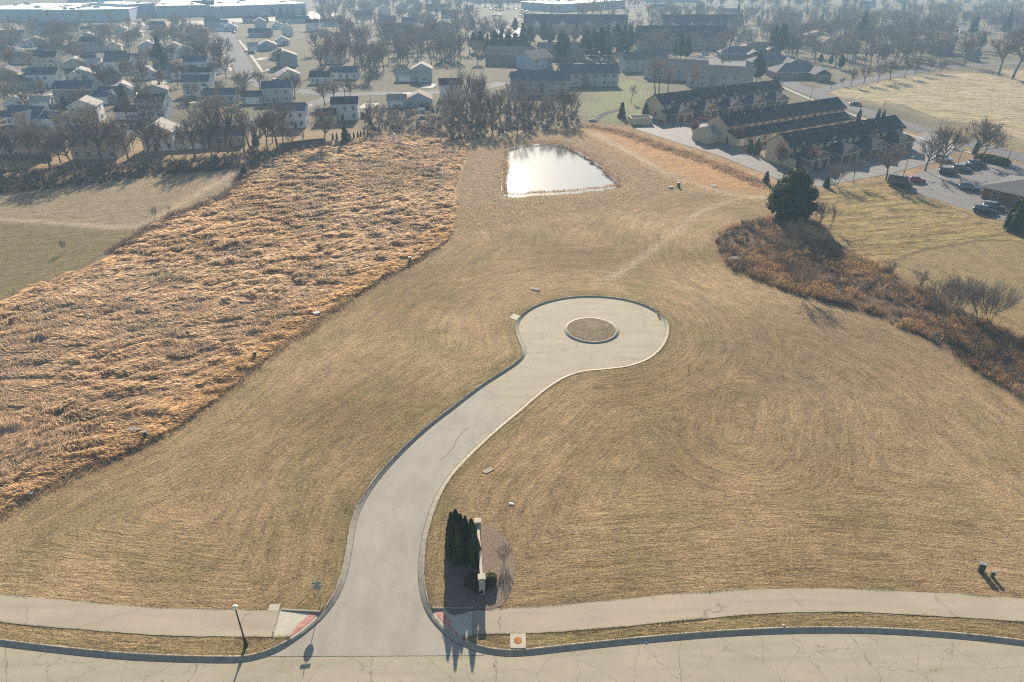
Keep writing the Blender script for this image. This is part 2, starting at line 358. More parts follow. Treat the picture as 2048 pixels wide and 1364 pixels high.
LAWN_R2 = ats([(1655, 470), (1690, 500), (1760, 530), (1840, 500), (1960, 480), (2048, 480), (2400, 640), (2400, 860), (2048, 675), (1950, 625), (1850, 575), (1760, 528), (1700, 505)])
FIELD_R2 = ats([(1630, 182), (1720, 168), (1830, 148), (1960, 142), (2300, 130), (2500, 420), (2048, 292), (1960, 262), (1850, 230), (1740, 208)])
ORANGE = ats([(1160, 255), (1195, 250), (1260, 265), (1400, 310), (1530, 368), (1500, 388), (1400, 372), (1300, 325), (1220, 290)])
BRUSH = spline(ats([(1432, 478), (1445, 460), (1480, 448), (1530, 440), (1600, 440), (1650, 462), (1662, 492), (1700, 512), (1760, 535), (1850, 580), (1950, 632), (2048, 680), (2300, 800), (2300, 960), (2048, 798), (1960, 745), (1880, 690), (1800, 655), (1700, 615), (1600, 590), (1500, 555), (1450, 528)]), 2, True)
GREEN_C = ats([(1160, 225), (1190, 180), (1250, 160), (1320, 170), (1300, 215), (1290, 245), (1220, 245), (1180, 240)])
MULCH = spline(ats([(893, 1218), (893, 1110), (905, 1080), (957, 1050), (985, 1055), (1010, 1075), (1026, 1105), (1030, 1145), (1020, 1180), (1003, 1212), (950, 1222)]), 0.5, True)
BANK = ats([(890, 472), (905, 425), (925, 360), (935, 300), (1000, 270), (1120, 262), (1200, 280), (1300, 330), (1420, 375), (1530, 400), (1500, 410), (1380, 372), (1250, 405), (1100, 430), (980, 455)])
TRACK = spline(ats([(1205, 565), (1260, 530), (1330, 480), (1400, 425), (1470, 400), (1540, 390)]), 2)
TRACK2 = spline(ats([(-50, 436), (100, 444), (200, 452), (270, 452), (330, 425), (400, 385), (470, 345)]), 2)
TRACK3 = spline(ats([(1190, 268), (1260, 305), (1330, 345), (1400, 372), (1500, 396), (1540, 392)]), 2)

# ------------------------------------------------------------ ground sheet (one mesh, to the horizon)
def make_ground():
    xs = np.arange(-130, 130, 1.15); ys = np.arange(33, 235, 1.15)
    g = np.stack(np.meshgrid(xs, ys), -1).reshape(-1, 2); g = g[(np.abs(g[:, 0]) < g[:, 1] * 0.67 + 27)]
    xs = np.arange(-1500, 1500, 9.0); ys = np.arange(33, 1250, 9.0)
    g2 = np.stack(np.meshgrid(xs, ys), -1).reshape(-1, 2)
    g2 = g2[(np.abs(g2[:, 0]) < g2[:, 1] * 0.85 + 60) & ~((np.abs(g2[:, 0]) < 130) & (g2[:, 1] < 235))]
    pts = np.r_[g, g2]; pts = pts + np.random.RandomState(3).uniform(-.3, .3, pts.shape)
    x0, y0 = GEDGE[0]; x1, y1 = GEDGE[-1]
    outer = [(-1600, y0), *GEDGE, (1600, y1), (1600, 1750), (-1600, 1750)]
    OA = [(float(a), float(b)) for a, b in outer]
    d = pdist(pts[:, 0], pts[:, 1], GEDGE); dp = pdist(pts[:, 0], pts[:, 1], POND, True)
    pts = pts[(d > 0.35) & (dp > 0.4)]
    pts = pts[~inside(pts[:, 0], pts[:, 1], POND) & inside(pts[:, 0], pts[:, 1], OA)]
    V2, F2 = cdt([(OA, True), (POND, True)], pts.tolist(), keep=lambda x, y: inside(x, y, OA) & ~inside(x, y, POND))
    x, y = V2[:, 0], V2[:, 1]; n = len(x); near = (y < 260) & (np.abs(x) < 320)
    def mask(poly, w=1.2, wob=1.0):
        r = np.zeros(n); s = sdf(x[near], y[near], poly) + (fbm(x[near] / 3.0, y[near] / 3.0, 11) - .5) * 2 * wob
        r[near] = np.clip(s / w * .5 + .5, 0, 1); return r
    def mix(c, k, m): return c * (1 - m[:, None]) + np.array(k)[None] * m[:, None]
    lf = fbm(x / 18, y / 18, 1, 4)[:, None]; lf2 = fbm(x / 6, y / 6, 21, 3)[:, None]; lf3 = fbm(x / 45, y / 45, 31, 3)[:, None]
    # suburb lawns, dormant: tan to olive
    c = np.array([.14, .12, .075]) * (1 - lf) + np.array([.20, .17, .11]) * lf
    lfc = np.clip((lf - .5) * 1.8 + .5, 0, 1); mown = np.array([.232, .160, .080]) * (1 - lfc) + np.array([.395, .277, .153]) * lfc
    g_ = np.clip((lf2 - .52) * 5, 0, 1) * .45; mown = mown * (1 - g_) + np.array([.20, .17, .075]) * g_
    g_ = np.clip((lf3 - .45) * 4, 0, 1) * .4; mown = mown * (1 - g_) + np.array([.26, .185, .11]) * g_
    nearm = np.where(near, 1.0, 0.0)[:, None]; c = c * (1 - nearm) + mown * nearm
    north = np.clip((y - 232) / 14, 0, 1)[:, None]
    sub = np.array([.115, .105, .06]) * (1 - lf2) + np.array([.19, .16, .10]) * lf2
    c = c * (1 - north) + sub * north
    c = mix(c, (.29, .205, .115), mask(BANK, 4, 2)); c = mix(c, (.44, .24, .10), mask(ORANGE, 7, 3) * (0.55 + .45 * lf2[:, 0]))
    ml = mask(MEAD_L, 2, .5); c = mix(c, (.275, .21, .125), ml); c = mix(c, (.185, .15, .065), mask(LAWN_L, 1.5, .8) * .85)
    c = mix(c, (.255, .19, .078), mask(LAWN_R, 2, .8) * .9)
    c = mix(c, (.27, .205, .10), mask(LAWN_R2, 2, .8) * .85)
    m = inside(x, y, FIELD_R2).astype(float); c = mix(c, (.36, .285, .165), m * .95)
    m = inside(x, y, GREEN_C).astype(float); c = mix(c, (.19, .20, .085), m * .9)
    wet = mask(WET, 1.6, 1.2); c = mix(c, (.235, .165, .10), wet)
    bru = mask(BRUSH, 1.5, .8); c = mix(c, (.15, .10, .06), bru)
    for t, w, k in ((TRACK, 1.0, .7), (TRACK2, 1.2, .8), (TRACK3, 1.6, .8)):
        dd = np.full(n, 99.); dd[near] = pdist(x[near], y[near], t)
        c = mix(c, (.44, .345, .225), np.exp(-(dd / w) ** 2) * k)
    # grass right beside the kerb and path is greener and thicker
    dk = np.full(n, 99.); dk[near] = np.minimum(pdist(x[near], y[near], GEDGE), 99)
    m = np.exp(-(dk / 1.8) ** 2) * .55; c = mix(c, (.185, .15, .065), m)
    flow = np.full(n, 50.); xn, yn = x[near], y[near]
    d1 = pdist(xn, yn, WET_E); d2 = pdist(xn, yn, KERB); d3 = pdist(xn, yn, BRUSH, True)
    sg = [at(1485, 800), at(1472, 875)]; d4 = pdist(xn, yn, sg)
    flow[near] = np.minimum(np.minimum(d1 + 3, d2), np.minimum(d3 + 2, d4 + 5)) + 1.2 * fbm(xn / 9, yn / 9, 66)
    inl0 = inl = inside(x, y, LAWN_R) | inside(x, y, FIELD_R2); 
    for pl, q0, q1 in ((LAWN_R, (1670, 408), (1870, 392)), (FIELD_R2, (1750, 200), (2048, 207))):
        q0 = np.array(at(*q0)); q1 = np.array(at(*q1)); t_ = (q1 - q0) / np.linalg.norm(q1 - q0); il = inside(x, y, pl); flow[il] = ((-t_[1] * x + t_[0] * y)[il]) * .4
    inl = inside(x, y, MEAD_L); flow[inl] = (y * .9 - x * .4)[inl]
    streak = np.where(near, 1.0, 0.25) * (1 - wet) * (1 - bru); streak[inl0] = 2.2
    z = fbm(x / 5, y / 5, 41) * .06 - .05
    z = np.where(dk < 2, -.004, z) 
    dpn = np.full(n, 99.); dpn[near] = pdist(xn, yn, POND, True); z = z - .9 * np.clip(1 - dpn / 3.5, 0, 1) ** 1.3
    z = np.where(near, z, -.03)
    me = npmesh('ground', np.c_[x, y, z], F2, [M['grass']], colors=np.clip(c, 0, 1), fl={'flow': flow, 'streak': streak})
    me.polygons.foreach_set('use_smooth', np.ones(len(me.polygons), bool))
    return tag(mobj('ground', me), kind='structure')

m, nt, N, L, bs = newmat('dormant_grass'); M['grass'] = m
C = coords(nt); a = N.new('ShaderNodeAttribute'); a.attribute_name = 'Col'; fa = N.new('ShaderNodeAttribute'); fa.attribute_name = 'flow'; sa = N.new('ShaderNodeAttribute'); sa.attribute_name = 'streak'
sx = N.new('ShaderNodeSeparateXYZ'); L.new(C, sx.inputs[0]); cb = N.new('ShaderNodeCombineXYZ')
L.new(math_(nt, 'MULTIPLY', sx.outputs[0], .12), cb.inputs[0]); L.new(math_(nt, 'MULTIPLY', sx.outputs[1], .12), cb.inputs[1]); L.new(math_(nt, 'MULTIPLY', fa.outputs['Fac'], 1.15), cb.inputs[2])
st = noise(nt, cb.outputs[0], 1.0, 4, 0.62)
n1 = noise(nt, C, 2.6, 5, 0.72, 0.6); n2 = noise(nt, C, 11.0, 4, 0.75, 0.3); n3 = noise(nt, C, 4.6, 3, 0.7, 0.8); n0 = noise(nt, C, 0.5, 4, .6)
cb2 = N.new('ShaderNodeCombineXYZ'); L.new(math_(nt, 'MULTIPLY', sx.outputs[0], .5), cb2.inputs[0]); L.new(math_(nt, 'MULTIPLY', sx.outputs[1], .5), cb2.inputs[1]); L.new(math_(nt, 'MULTIPLY', fa.outputs['Fac'], 3.2), cb2.inputs[2])
st2 = noise(nt, cb2.outputs[0], 1.0, 3, 0.7)
k = math_(nt, 'ADD', math_(nt, 'MULTIPLY', mapr(nt, n1, .36, .64, -1, 1), .2), math_(nt, 'ADD', math_(nt, 'MULTIPLY', mapr(nt, n3, .36, .64, -1, 1), .26), math_(nt, 'MULTIPLY', mapr(nt, n2, .3, .7, -1, 1), .3)))
k = math_(nt, 'ADD', k, math_(nt, 'MULTIPLY', math_(nt, 'MULTIPLY', mapr(nt, st, .38, .62, -1, 1), .12), sa.outputs['Fac']))
k = math_(nt, 'ADD', k, math_(nt, 'MULTIPLY', math_(nt, 'MULTIPLY', mapr(nt, st2, .34, .66, -1, 1), .15), sa.outputs['Fac']))
k = math_(nt, 'ADD', k, math_(nt, 'MULTIPLY', mapr(nt, n0, .38, .62, -1, 1), .10))
k = math_(nt, 'ADD', k, math_(nt, 'MULTIPLY', math_(nt, 'SINE', math_(nt, 'MULTIPLY', fa.outputs['Fac'], 4.2)), math_(nt, 'MULTIPLY', mapr(nt, sa.outputs['Fac'], 1.1, 2.0, 0, 1), .09)))
cb3 = N.new('ShaderNodeCombineXYZ'); L.new(math_(nt, 'MULTIPLY', sx.outputs[0], .06), cb3.inputs[0]); L.new(math_(nt, 'MULTIPLY', sx.outputs[1], .06), cb3.inputs[1]); L.new(math_(nt, 'MULTIPLY', fa.outputs['Fac'], 2.1), cb3.inputs[2])
k = math_(nt, 'ADD', k, math_(nt, 'MULTIPLY', math_(nt, 'MULTIPLY', mapr(nt, noise(nt, cb3.outputs[0], 1.0, 1, .5), .60, .72, 0, 1), .15), sa.outputs['Fac']))
hs = N.new('ShaderNodeHueSaturation'); L.new(a.outputs['Color'], hs.inputs['Color']); L.new(math_(nt, 'ADD', 1.0, k), hs.inputs['Value'])
L.new(mapr(nt, n1, .3, .7, 1.1, .9), hs.inputs['Saturation'])
L.new(hs.outputs[0], bs.inputs['Base Color']); bs.inputs['Roughness'].default_value = .95; bs.inputs['Specular IOR Level'].default_value = .1
hh = math_(nt, 'ADD', math_(nt, 'ADD', math_(nt, 'MULTIPLY', n1, .8), math_(nt, 'MULTIPLY', n3, .8)), math_(nt, 'ADD', math_(nt, 'MULTIPLY', n2, .5), math_(nt, 'MULTIPLY', math_(nt, 'MULTIPLY', st2, 1.0), sa.outputs['Fac'])))
bump(nt, hh, bs, 1.0, 0.26)
make_ground()

# ------------------------------------------------------------ road, kerb, ramps, path
def make_road():
    y0 = KERB[0][1]; poly = [tuple(p) for p in KERB] + [(KERB[-1][0] + 260, KERB[-1][1] - 10), (260, -60), (-260, -60), (KERB[0][0] - 200, y0 - 2)]
    isl = [(ISL[0] + 3.75 * math.cos(t), ISL[1] + 3.75 * math.sin(t)) for t in np.linspace(0, 2 * math.pi, 48)[:-1]]
    J = at(545, 1311), at(962, 1309)
    def jl(x): return J[0][1] + (x - J[0][0]) * (J[1][1] - J[0][1]) / (J[1][0] - J[0][0])
    cl = [(x, jl(x)) for x in np.linspace(-200, 200, 80)]
    V2, F2 = cdt([(poly, True), (isl, True), (cl, False)], keep=lambda x, y: inside(x, y, poly) & ~inside(x, y, isl))
    c = V2[F2].mean(1); up = c[:, 1] > jl(c[:, 0]); inx = np.abs(c[:, 0]) < 60
    for nm, sel, mt in (('road', ~(up & (c[:, 0] > J[0][0] - .2) & (c[:, 0] < J[1][0] + .2)), M['road']), ('cul_de_sac', up & (c[:, 0] > J[0][0] - .2) & (c[:, 0] < J[1][0] + .2), M['court'])):
        F = F2[sel]; u, inv = np.unique(F, return_inverse=True)
        tag(mobj(nm, npmesh(nm, np.c_[V2[u], np.full(len(u), -.15)], inv.reshape(-1, 3), mt)), kind='structure')
    # dark seam where the two asphalts meet
    s = np.linspace(J[0][0] - .3, J[1][0] + .3, 40); V = [(x, jl(x) + w + .012 * math.sin(x * 5), -.146) for w in (-.022, .022) for x in s]; n = len(s)
    tag(mobj('pavement_seam', npmesh('pavement_seam', V, [(i, i + 1, n + i + 1, n + i) for i in range(n - 1)], M['tire'])), kind='structure')
make_road()
def kerb(name, line, hf, closed=False):
    """profile across the kerb (towards the road on the right of the line)"""
    prof = [(0.0, -.25), (0.0, .012), (.15, .0), (.17, -.03), (.185, -.10), (.60, -.143), (.61, -.2)]
    n = len(line); k = len(prof); V = []; offs = [offset_line(line, -d, closed) for d, _ in prof]
    for i in range(n):
        for j, (d, z) in enumerate(prof):
            zz = z if z < -.12 else -.125 + (z + .125) * hf[i]
            V.append((offs[j][i][0], offs[j][i][1], zz))
    F = [(i * k + j, i * k + j + 1, ((i + 1) % n) * k + j + 1, ((i + 1) % n) * k + j) for i in range(n if closed else n - 1) for j in range(k - 1)]
    return tag(mobj(name, npmesh(name, V, F, M['kerb'])), kind='structure')
hf = np.ones(len(KERB))
for a0, a1 in ((iL0, iL1), (iR0, iR1)): hf[a0:a1 + 1] = 0.12
kerb('kerb', KERB, hf)
# thin dark joint between gutter pan and asphalt
gl = offset_line(KERB, -.63); V = np.r_[np.c_[offset_line(KERB, -.612), np.full(len(KERB), -.1445)], np.c_[offset_line(KERB, -.655), np.full(len(KERB), -.1445)]]; n = len(KERB)
tag(mobj('gutter_seam', npmesh('gutter_seam', V, [(i, i + 1, n + i + 1, n + i) for i in range(n - 1)], M['tire'])), kind='structure')
isl_l = [(ISL[0] + 3.85 * math.cos(-t), ISL[1] + 3.85 * math.sin(-t)) for t in np.linspace(0, 2 * math.pi, 72)[:-1]]
kerb('island_kerb', isl_l[::-1], np.ones(len(isl_l)), True)
def island():
    r = np.random.RandomState(9); pts = [(ISL[0] + q * math.cos(t), ISL[1] + q * math.sin(t)) for q, t in zip(3.8 * np.sqrt(r.rand(900)), r.rand(900) * 6.283)]
    V2, F2 = cdt([(isl_l, True)], pts, keep=lambda x, y: inside(x, y, isl_l))
    d = np.hypot(V2[:, 0] - ISL[0], V2[:, 1] - ISL[1]); f = fbm(V2[:, 0], V2[:, 1], 4)[:, None]
    c = np.array([.19, .155, .09]) * (1 - f) + np.array([.29, .225, .15]) * f
    z = .0 + .12 * (1 - (d / 3.85) ** 2) + .03 * (fbm(V2[:, 0] * 2, V2[:, 1] * 2, 6) - .5)
    tag(mobj('island_grass', npmesh('island_grass', np.c_[V2, z], F2, M['grass'], smooth=True, colors=c, fl={'flow': d, 'streak': d * 0 + .3})), kind='structure')
island()
def ramp_slab(name, pts, z):
    mb = MB(); n = len(pts); vs = [(p[0], p[1], q) for p, q in zip(pts, z)] + [(p[0], p[1], -.3) for p in pts]
    tri = tessellate_polygon([[Vector((p[0], p[1], 0)) for p in pts]])
    mb.add(vs, [tuple(t) if ((pts[t[1]][0] - pts[t[0]][0]) * (pts[t[2]][1] - pts[t[0]][1]) - (pts[t[1]][1] - pts[t[0]][1]) * (pts[t[2]][0] - pts[t[0]][0])) > 0 else tuple(t)[::-1] for t in tri] + [(i, n + i, n + (i + 1) % n, (i + 1) % n) for i in range(n)])
    return tag(mb.build(name, M['conc_white'] if 'ramp' in name else M['pink']), kind='structure')
LPTS = [RL[0], RL[1]] + [tuple(p) for p in KERB[iL1:iL0 - 1:-1]]; ramp_slab('pavement_ramp', LPTS, [.02, .02] + [-.105] * (iL1 - iL0 + 1))
RPTS = [RR[0], RR[1]] + [tuple(p) for p in KERB[iR1:iR0 - 1:-1]]; ramp_slab('pavement_ramp', RPTS, [.02, .02] + [-.105] * (iR1 - iR0 + 1))
for i0, i1, P0 in ((iL0, iL1, RL), (iR0, iR1, RR)):
    seg = np.array(KERB[i0:i1 + 1]); o1 = offset_line(seg, .08); o2 = offset_line(seg, .68); n = len(seg)
    V = [(p[0], p[1], -.085) for p in o1] + [(p[0], p[1], -.06) for p in o2]
    V = [(x, y, z + .012) for x, y, z in V]
    # keep the strip on the sloping slab
    tag(mobj('warning_strip', npmesh('warning_strip', V, [(i, i + 1, n + i + 1, n + i) for i in range(n - 1)], M['pink'])), kind='structure')
# low header kerb at the back of each ramp
def bar(name, a, b, w, z0, z1, mat, kind='structure'):
    a = Vector((*a, 0)); b = Vector((*b, 0)); d = (b - a).normalized(); s = Vector((-d.y, d.x, 0)) * w / 2
    o = MB().add([(*(a + s).xy, z0), (*(b + s).xy, z0), (*(b - s).xy, z0), (*(a - s).xy, z0), (*(a + s).xy, z1), (*(b + s).xy, z1), (*(b - s).xy, z1), (*(a - s).xy, z1)],
                 [(0, 1, 2, 3), (7, 6, 5, 4), (4, 5, 1, 0), (5, 6, 2, 1), (6, 7, 3, 2), (7, 4, 0, 3)]).build(name, mat)
    return tag(o, kind=kind)
bar('ramp_header_kerb', at(563, 1219), at(641, 1223), .16, -.2, .07, M['kerb']); bar('ramp_header_kerb', at(864, 1216), at(947, 1217), .16, -.2, .07, M['kerb'])
def path(top, bot, nm):
    a = spline(ats(top), 1); b = spline(ats(bot), 1)
    r = np.random.RandomState(2); poly = a + b[::-1]; poly = [(p[0] + r.uniform(-.03, .03), p[1] + r.uniform(-.05, .05)) for p in poly]
    return sheet(nm, poly, .022, M['path'])
path([(-350, 1150), (0, 1188), (150, 1202), (300, 1214), (450, 1219), (560, 1221)], [(-350, 1200), (0, 1244), (150, 1258), (300, 1270), (400, 1273), (544, 1274)], 'footpath')
path([(946, 1219), (1100, 1211), (1300, 1192), (1450, 1181), (1550, 1177), (1700, 1177), (1850, 1184), (2048, 1197), (2300, 1222)], [(945, 1269), (1100, 1265), (1250, 1253), (1400, 1238), (1550, 1227), (1700, 1224), (1850, 1231), (2048, 1244), (2300, 1270)], 'footpath')
sheet('mulch_bed', [(p[0] + rng.uniform(-.07, .07), p[1] + rng.uniform(-.07, .07)) for p in MULCH], .03, M['mulch'])

# ------------------------------------------------------------ pond
m, nt, N, L, bs = newmat('pond_water'); M['water'] = m
bs.inputs['Base Color'].default_value = (.035, .04, .035, 1); bs.inputs['Roughness'].default_value = .09; bs.inputs['IOR'].default_value = 1.85; bs.inputs['Specular IOR Level'].default_value = 1.0

PO = offset_line(POND, 1.2, True); PO2 = offset_line(POND, -1.2, True)
if abs(sum(PO[:, 0])) >= 0:
    def area(p): p = np.array(p); return abs(np.sum(p[:, 0] * np.roll(p[:, 1], -1) - p[:, 1] * np.roll(p[:, 0], -1)))
    big = PO if area(PO) > area(PO2) else PO2; small = PO2 if area(PO) > area(PO2) else PO
    cx, cy = np.mean(POND, 0); big = [(cx + (x - cx) * 1.05, cy + (y - cy) * 1.05) for x, y in POND]
sheet('pond_water', big, -.66, M['water'])
n = len(POND); pf = offset_line(POND, 0, True); cxy = np.array([cx, cy])
V = [(x, y, -.93) for x, y in POND] + [(cx + (x - cx) * .9, cy + (y - cy) * .9, -1.6) for x, y in POND]
tag(mobj('pond_bed', npmesh('pond_bed', V + [(cx, cy, -1.8)], [(i, (i + 1) % n, n + (i + 1) % n) for i in range(n)] + [(i, n + (i + 1) % n, n + i) for i in range(n)] + [(n + i, n + (i + 1) % n, 2 * n) for i in range(n)], simple('mud', (.05, .04, .03)))), kind='structure')

# ------------------------------------------------------------ blades (stuff): dry marsh grass, brush, underbrush
def ribbons(name, P, D, Ln, W, prof, col, mat, label, jitter=0.15, seed=0, z0=0.0):
    """P start (n,2), D heading, Ln length, prof rise factor (n,) -> curved ribbons, 3 segments"""
    r = np.random.RandomState(seed); n = len(P); S = 4
    t = np.linspace(0, 1, S); zc = np.array([0, .62, 1.0, .86])
    pr = prof[:, None]; flat = 1 - np.clip(pr, 0, 1) * .55
    fwd = Ln[:, None] * t[None] * flat; Z = np.reshape(z0, (-1, 1)) + Ln[:, None] * zc[None] * pr * .9
    bend = D[:, None] + (r.rand(n, 1) - .5) * 1.2 * t[None]
    X = P[:, :1] + np.cumsum(np.c_[np.zeros((n, 1)), np.diff(fwd, axis=1)] * np.cos(bend), 1); Y = P[:, 1:2] + np.cumsum(np.c_[np.zeros((n, 1)), np.diff(fwd, axis=1)] * np.sin(bend), 1)
    w = W[:, None] * np.array([.7, 1, .8, .15])[None] * .5; tw = r.rand(n, 1) * 3.1416
    ox = -np.sin(bend) * w * np.cos(tw) ; oy = np.cos(bend) * w * np.cos(tw); oz = w * np.sin(tw)
    A = np.stack([X + ox, Y + oy, Z + oz + .02], -1); B = np.stack([X - ox, Y - oy, Z - oz + .02], -1)
    V = np.stack([A, B], 2).reshape(-1, 3)
    b = (np.arange(n) * S * 2)[:, None]; s = (np.arange(S - 1) * 2)[None]
    i0 = (b + s).ravel(); F = np.c_[i0, i0 + 1, i0 + 3, i0 + 2]
    c = np.repeat(col, S * 2, 0)
    return tag(mobj(name, npmesh(name, V, F, mat, colors=c)), label=label, kind='stuff')
def sample(poly, n, dens=None, seed=0):
    r = np.random.RandomState(seed); p = np.array(poly); lo, hi = p.min(0), p.max(0); out = []; c = 0
    while c < n:
        q = lo + r.rand(n * 3, 2) * (hi - lo)
        q = q[inside(q[:, 0], q[:, 1], poly) & (np.abs(q[:, 0]) < q[:, 1] * .66 + 25)]
        if dens is not None: q = q[r.rand(len(q)) < dens(q[:, 0], q[:, 1])]
        out.append(q); c += len(q)
    return np.concatenate(out)[:n]

def wet_height(x, y):
    ang = .35 + 1.9 * (fbm(x / 30, y / 30, 51) - .5)
    u = x * np.cos(.3) + y * np.sin(.3); v = -x * np.sin(.3) + y * np.cos(.3)
    w1 = fbm(u / 3.8 + 2.4 * vn(x / 9, y / 9, 5), v / 1.3 + 3 * vn(x / 7, y / 7, 8), 52, 3); w2 = fbm(x / 11, y / 11, 53, 3)
    return np.clip(w1 * 1.15 - .28, 0, 1) * (.55 + .9 * w2)
def wetland():
    g = sample(WET, 60000, lambda x, y: np.clip(70 / y, .25, 1) ** 1.2, 4)
    p = np.array(WET); pts = [tuple(q) for q in g]
    V2, F2 = cdt([([tuple(q) for q in WET], True)], pts, keep=lambda x, y: inside(x, y, WET))
    x, y = V2[:, 0], V2[:, 1]; d = pdist(x, y, WET, True); e = np.clip(d / 2.0, 0, 1)
    z = .02 + e * wet_height(x, y) * .58
    h = wet_height(x, y); f = fbm(x / 8, y / 8, 61)
    c = np.array([.50, .365, .24])[None] * (1 - h[:, None]) + np.array([.62, .46, .30])[None] * h[:, None]
    c = c * (.88 + .25 * f[:, None])
    tag(mobj('marsh_mat', npmesh('marsh_mat', np.c_[V2, z], F2, M['straw'], smooth=True, colors=c)), 'matted layer of flattened dry marsh grass', kind='stuff')
    n = 300000
    P = sample(WET, n, lambda x, y: np.clip(75 / y, .22, 1) ** 1.4, 8); x, y = P[:, 0], P[:, 1]; r = np.random.RandomState(12)
    d = pdist(x, y, WET_E); dall = pdist(x, y, WET, True); h = wet_height(x, y)
    edge = np.clip(1 - d / 9, 0, 1) + np.clip(1 - dall / 5, 0, 1) * .5; edge = np.clip(edge, 0, 1)
    ang = -.5 + 3.4 * (fbm(x / 16, y / 16, 51, 2) - .5) + 1.4 * (fbm(x / 4, y / 4, 57, 2) - .5) + r.normal(0, .22, n); ang = ang * (1 - edge * .5) + edge * .5 * .9
    ang = np.where(r.rand(n) < .5, ang, ang + .25) + math.pi * (fbm(x / 25, y / 25, 77, 2) > .52)
    L_ = r.uniform(.8, 1.8, n) * (1.0 - .25 * edge) * np.clip(y / 90, 1, 1.5); W = r.uniform(.05, .13, n) * np.clip(y / 75, 1, 2.2)
    stand = np.clip(.07 + .26 * h ** .8 + .22 * edge * vn(x / 1.5, y / 1.5, 33) + .22 * (vn(x / 2.2, y / 2.2, 71) > .72), .05, .8)
    k = r.rand(n, 1); warm = np.clip(edge * .8 + (fbm(x / 14, y / 14, 81) - .4) * 1.2, 0, 1)[:, None]
    c = np.array([.71, .54, .36]) * (1 - warm) + np.array([.74, .515, .27]) * warm; c = c * (.62 + .5 * k) * (.85 + .3 * vn(x / 3, y / 3, 9))[:, None]
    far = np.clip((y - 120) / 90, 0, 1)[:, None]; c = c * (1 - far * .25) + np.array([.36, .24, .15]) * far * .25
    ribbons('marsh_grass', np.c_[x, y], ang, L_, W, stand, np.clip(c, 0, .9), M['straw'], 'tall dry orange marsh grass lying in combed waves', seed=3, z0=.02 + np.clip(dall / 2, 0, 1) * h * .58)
    return
wetland()
def hz(x, y): return .02
def fringe(name, line, n, wid, hgt, cols, label, seed, mat='straw', closed=False, wd=(.03, .07), up=.8, off=0.0):
    L_ = np.array(line); r = np.random.RandomState(seed)
    if closed: L_ = np.r_[L_, L_[:1]]
    seg = np.linalg.norm(np.diff(L_, axis=0), axis=1); cs = np.r_[0, np.cumsum(seg)]; s = r.rand(n) * cs[-1]
    x = np.interp(s, cs, L_[:, 0]) + r.normal(off, wid, n); y = np.interp(s, cs, L_[:, 1]) + r.normal(0, wid, n)
    hh = r.uniform(*hgt, n) * (.4 + 1.1 * vn(x / 2.3, y / 2.3, seed)); k = r.rand(n, 1)
    c = np.array(cols[0]) * k + np.array(cols[1]) * (1 - k)
    return ribbons(name, np.c_[x, y], r.rand(n) * 6.283, hh, r.uniform(*wd, n) * np.clip(y / 80, 1, 2.5), np.full(n, up), c, M[mat], label, seed=seed, z0=-.05 if name != 'pond_reeds' else -.3)
fringe('pond_reeds', POND, 6000, .45, (.25, .8), [(.48, .34, .21), (.32, .22, .14)], 'dry brown reeds fringing the pond', 21, closed=True)
fringe('kerb_grass', [p for p in GEDGE if abs(p[0]) < 60 and p[1] < 120], 16000, .05, (.07, .2), [(.27, .23, .12), (.18, .16, .08)], 'grass tufts leaning over the kerb', 22, wd=(.015, .03))
for k_, (pl, nn) in enumerate((( [(-350, 1150), (0, 1188), (150, 1202), (300, 1214), (450, 1219), (535, 1220)], 3000), ([(-350, 1200), (0, 1244), (150, 1258), (300, 1270), (400, 1273), (540, 1274)], 3000),
        ([(950, 1220), (1100, 1211), (1300, 1192), (1450, 1181), (1550, 1177), (1700, 1177), (1850, 1184), (2048, 1197)], 4500), ([(950, 1269), (1100, 1265), (1250, 1253), (1400, 1238), (1550, 1227), (1700, 1224), (1850, 1231), (2048, 1244)], 4500))):
    fringe('path_edge_grass', spline(ats(pl), 1), nn, .05, (.06, .18), [(.27, .23, .12), (.16, .14, .07)], 'ragged grass edge along the footpath', 30 + k_, wd=(.015, .03))
def thicket(name, poly, nclump, per, hgt, cols, label, seed, dens=None, w=(.03, .06), spread=.9, mat='brush'):
    r = np.random.RandomState(seed); cpt = sample(poly, nclump, dens, seed); P = np.repeat(cpt, per, 0); n = len(P)
    sc = np.repeat(r.uniform(.5, 1.25, (nclump, 1)), per, 0)[:, 0] * (.55 + .9 * fbm(P[:, 0] / 7, P[:, 1] / 7, seed))
    P = P + r.normal(0, .28, (n, 2)) * sc[:, None]; D = r.rand(n) * 6.283
    ck = np.repeat(r.rand(nclump, 1), per, 0); ci = np.repeat(r.randint(0, len(cols), nclump), per); c = np.array(cols)[ci] * (.6 + .7 * ck) * (.75 + .5 * r.rand(n, 1))
    return ribbons(name, P, D, r.uniform(*hgt, n) * sc, r.uniform(*w, n) * np.clip(P[:, 1] / 90, 1, 3), r.uniform(.45, 1.0, n), c, M[mat], label, seed=seed)
thicket('brush_thicket', BRUSH, 800, 44, (.4, 1.9), [(.20, .12, .075), (.26, .155, .09), (.33, .20, .095), (.16, .115, .09), (.46, .31, .16), (.20, .165, .10), (.32, .24, .165)], 'rust brown thicket of dead brush beside the right lawn', 41)
thicket('brush_grass', BRUSH, 2200, 30, (.6, 1.3), [(.42, .25, .11), (.36, .24, .13)], 'orange dry grass tufts among the brush', 42, dens=lambda x, y: (fbm(x / 6, y / 6, 91) > .5) * 1.0, mat='straw')
HEDGE = ats([(-200, 395), (-200, 350), (0, 343), (150, 335), (300, 325), (450, 312), (600, 295), (705, 280), (720, 292), (650, 300), (560, 322), (470, 338), (300, 355), (150, 372), (0, 388)])
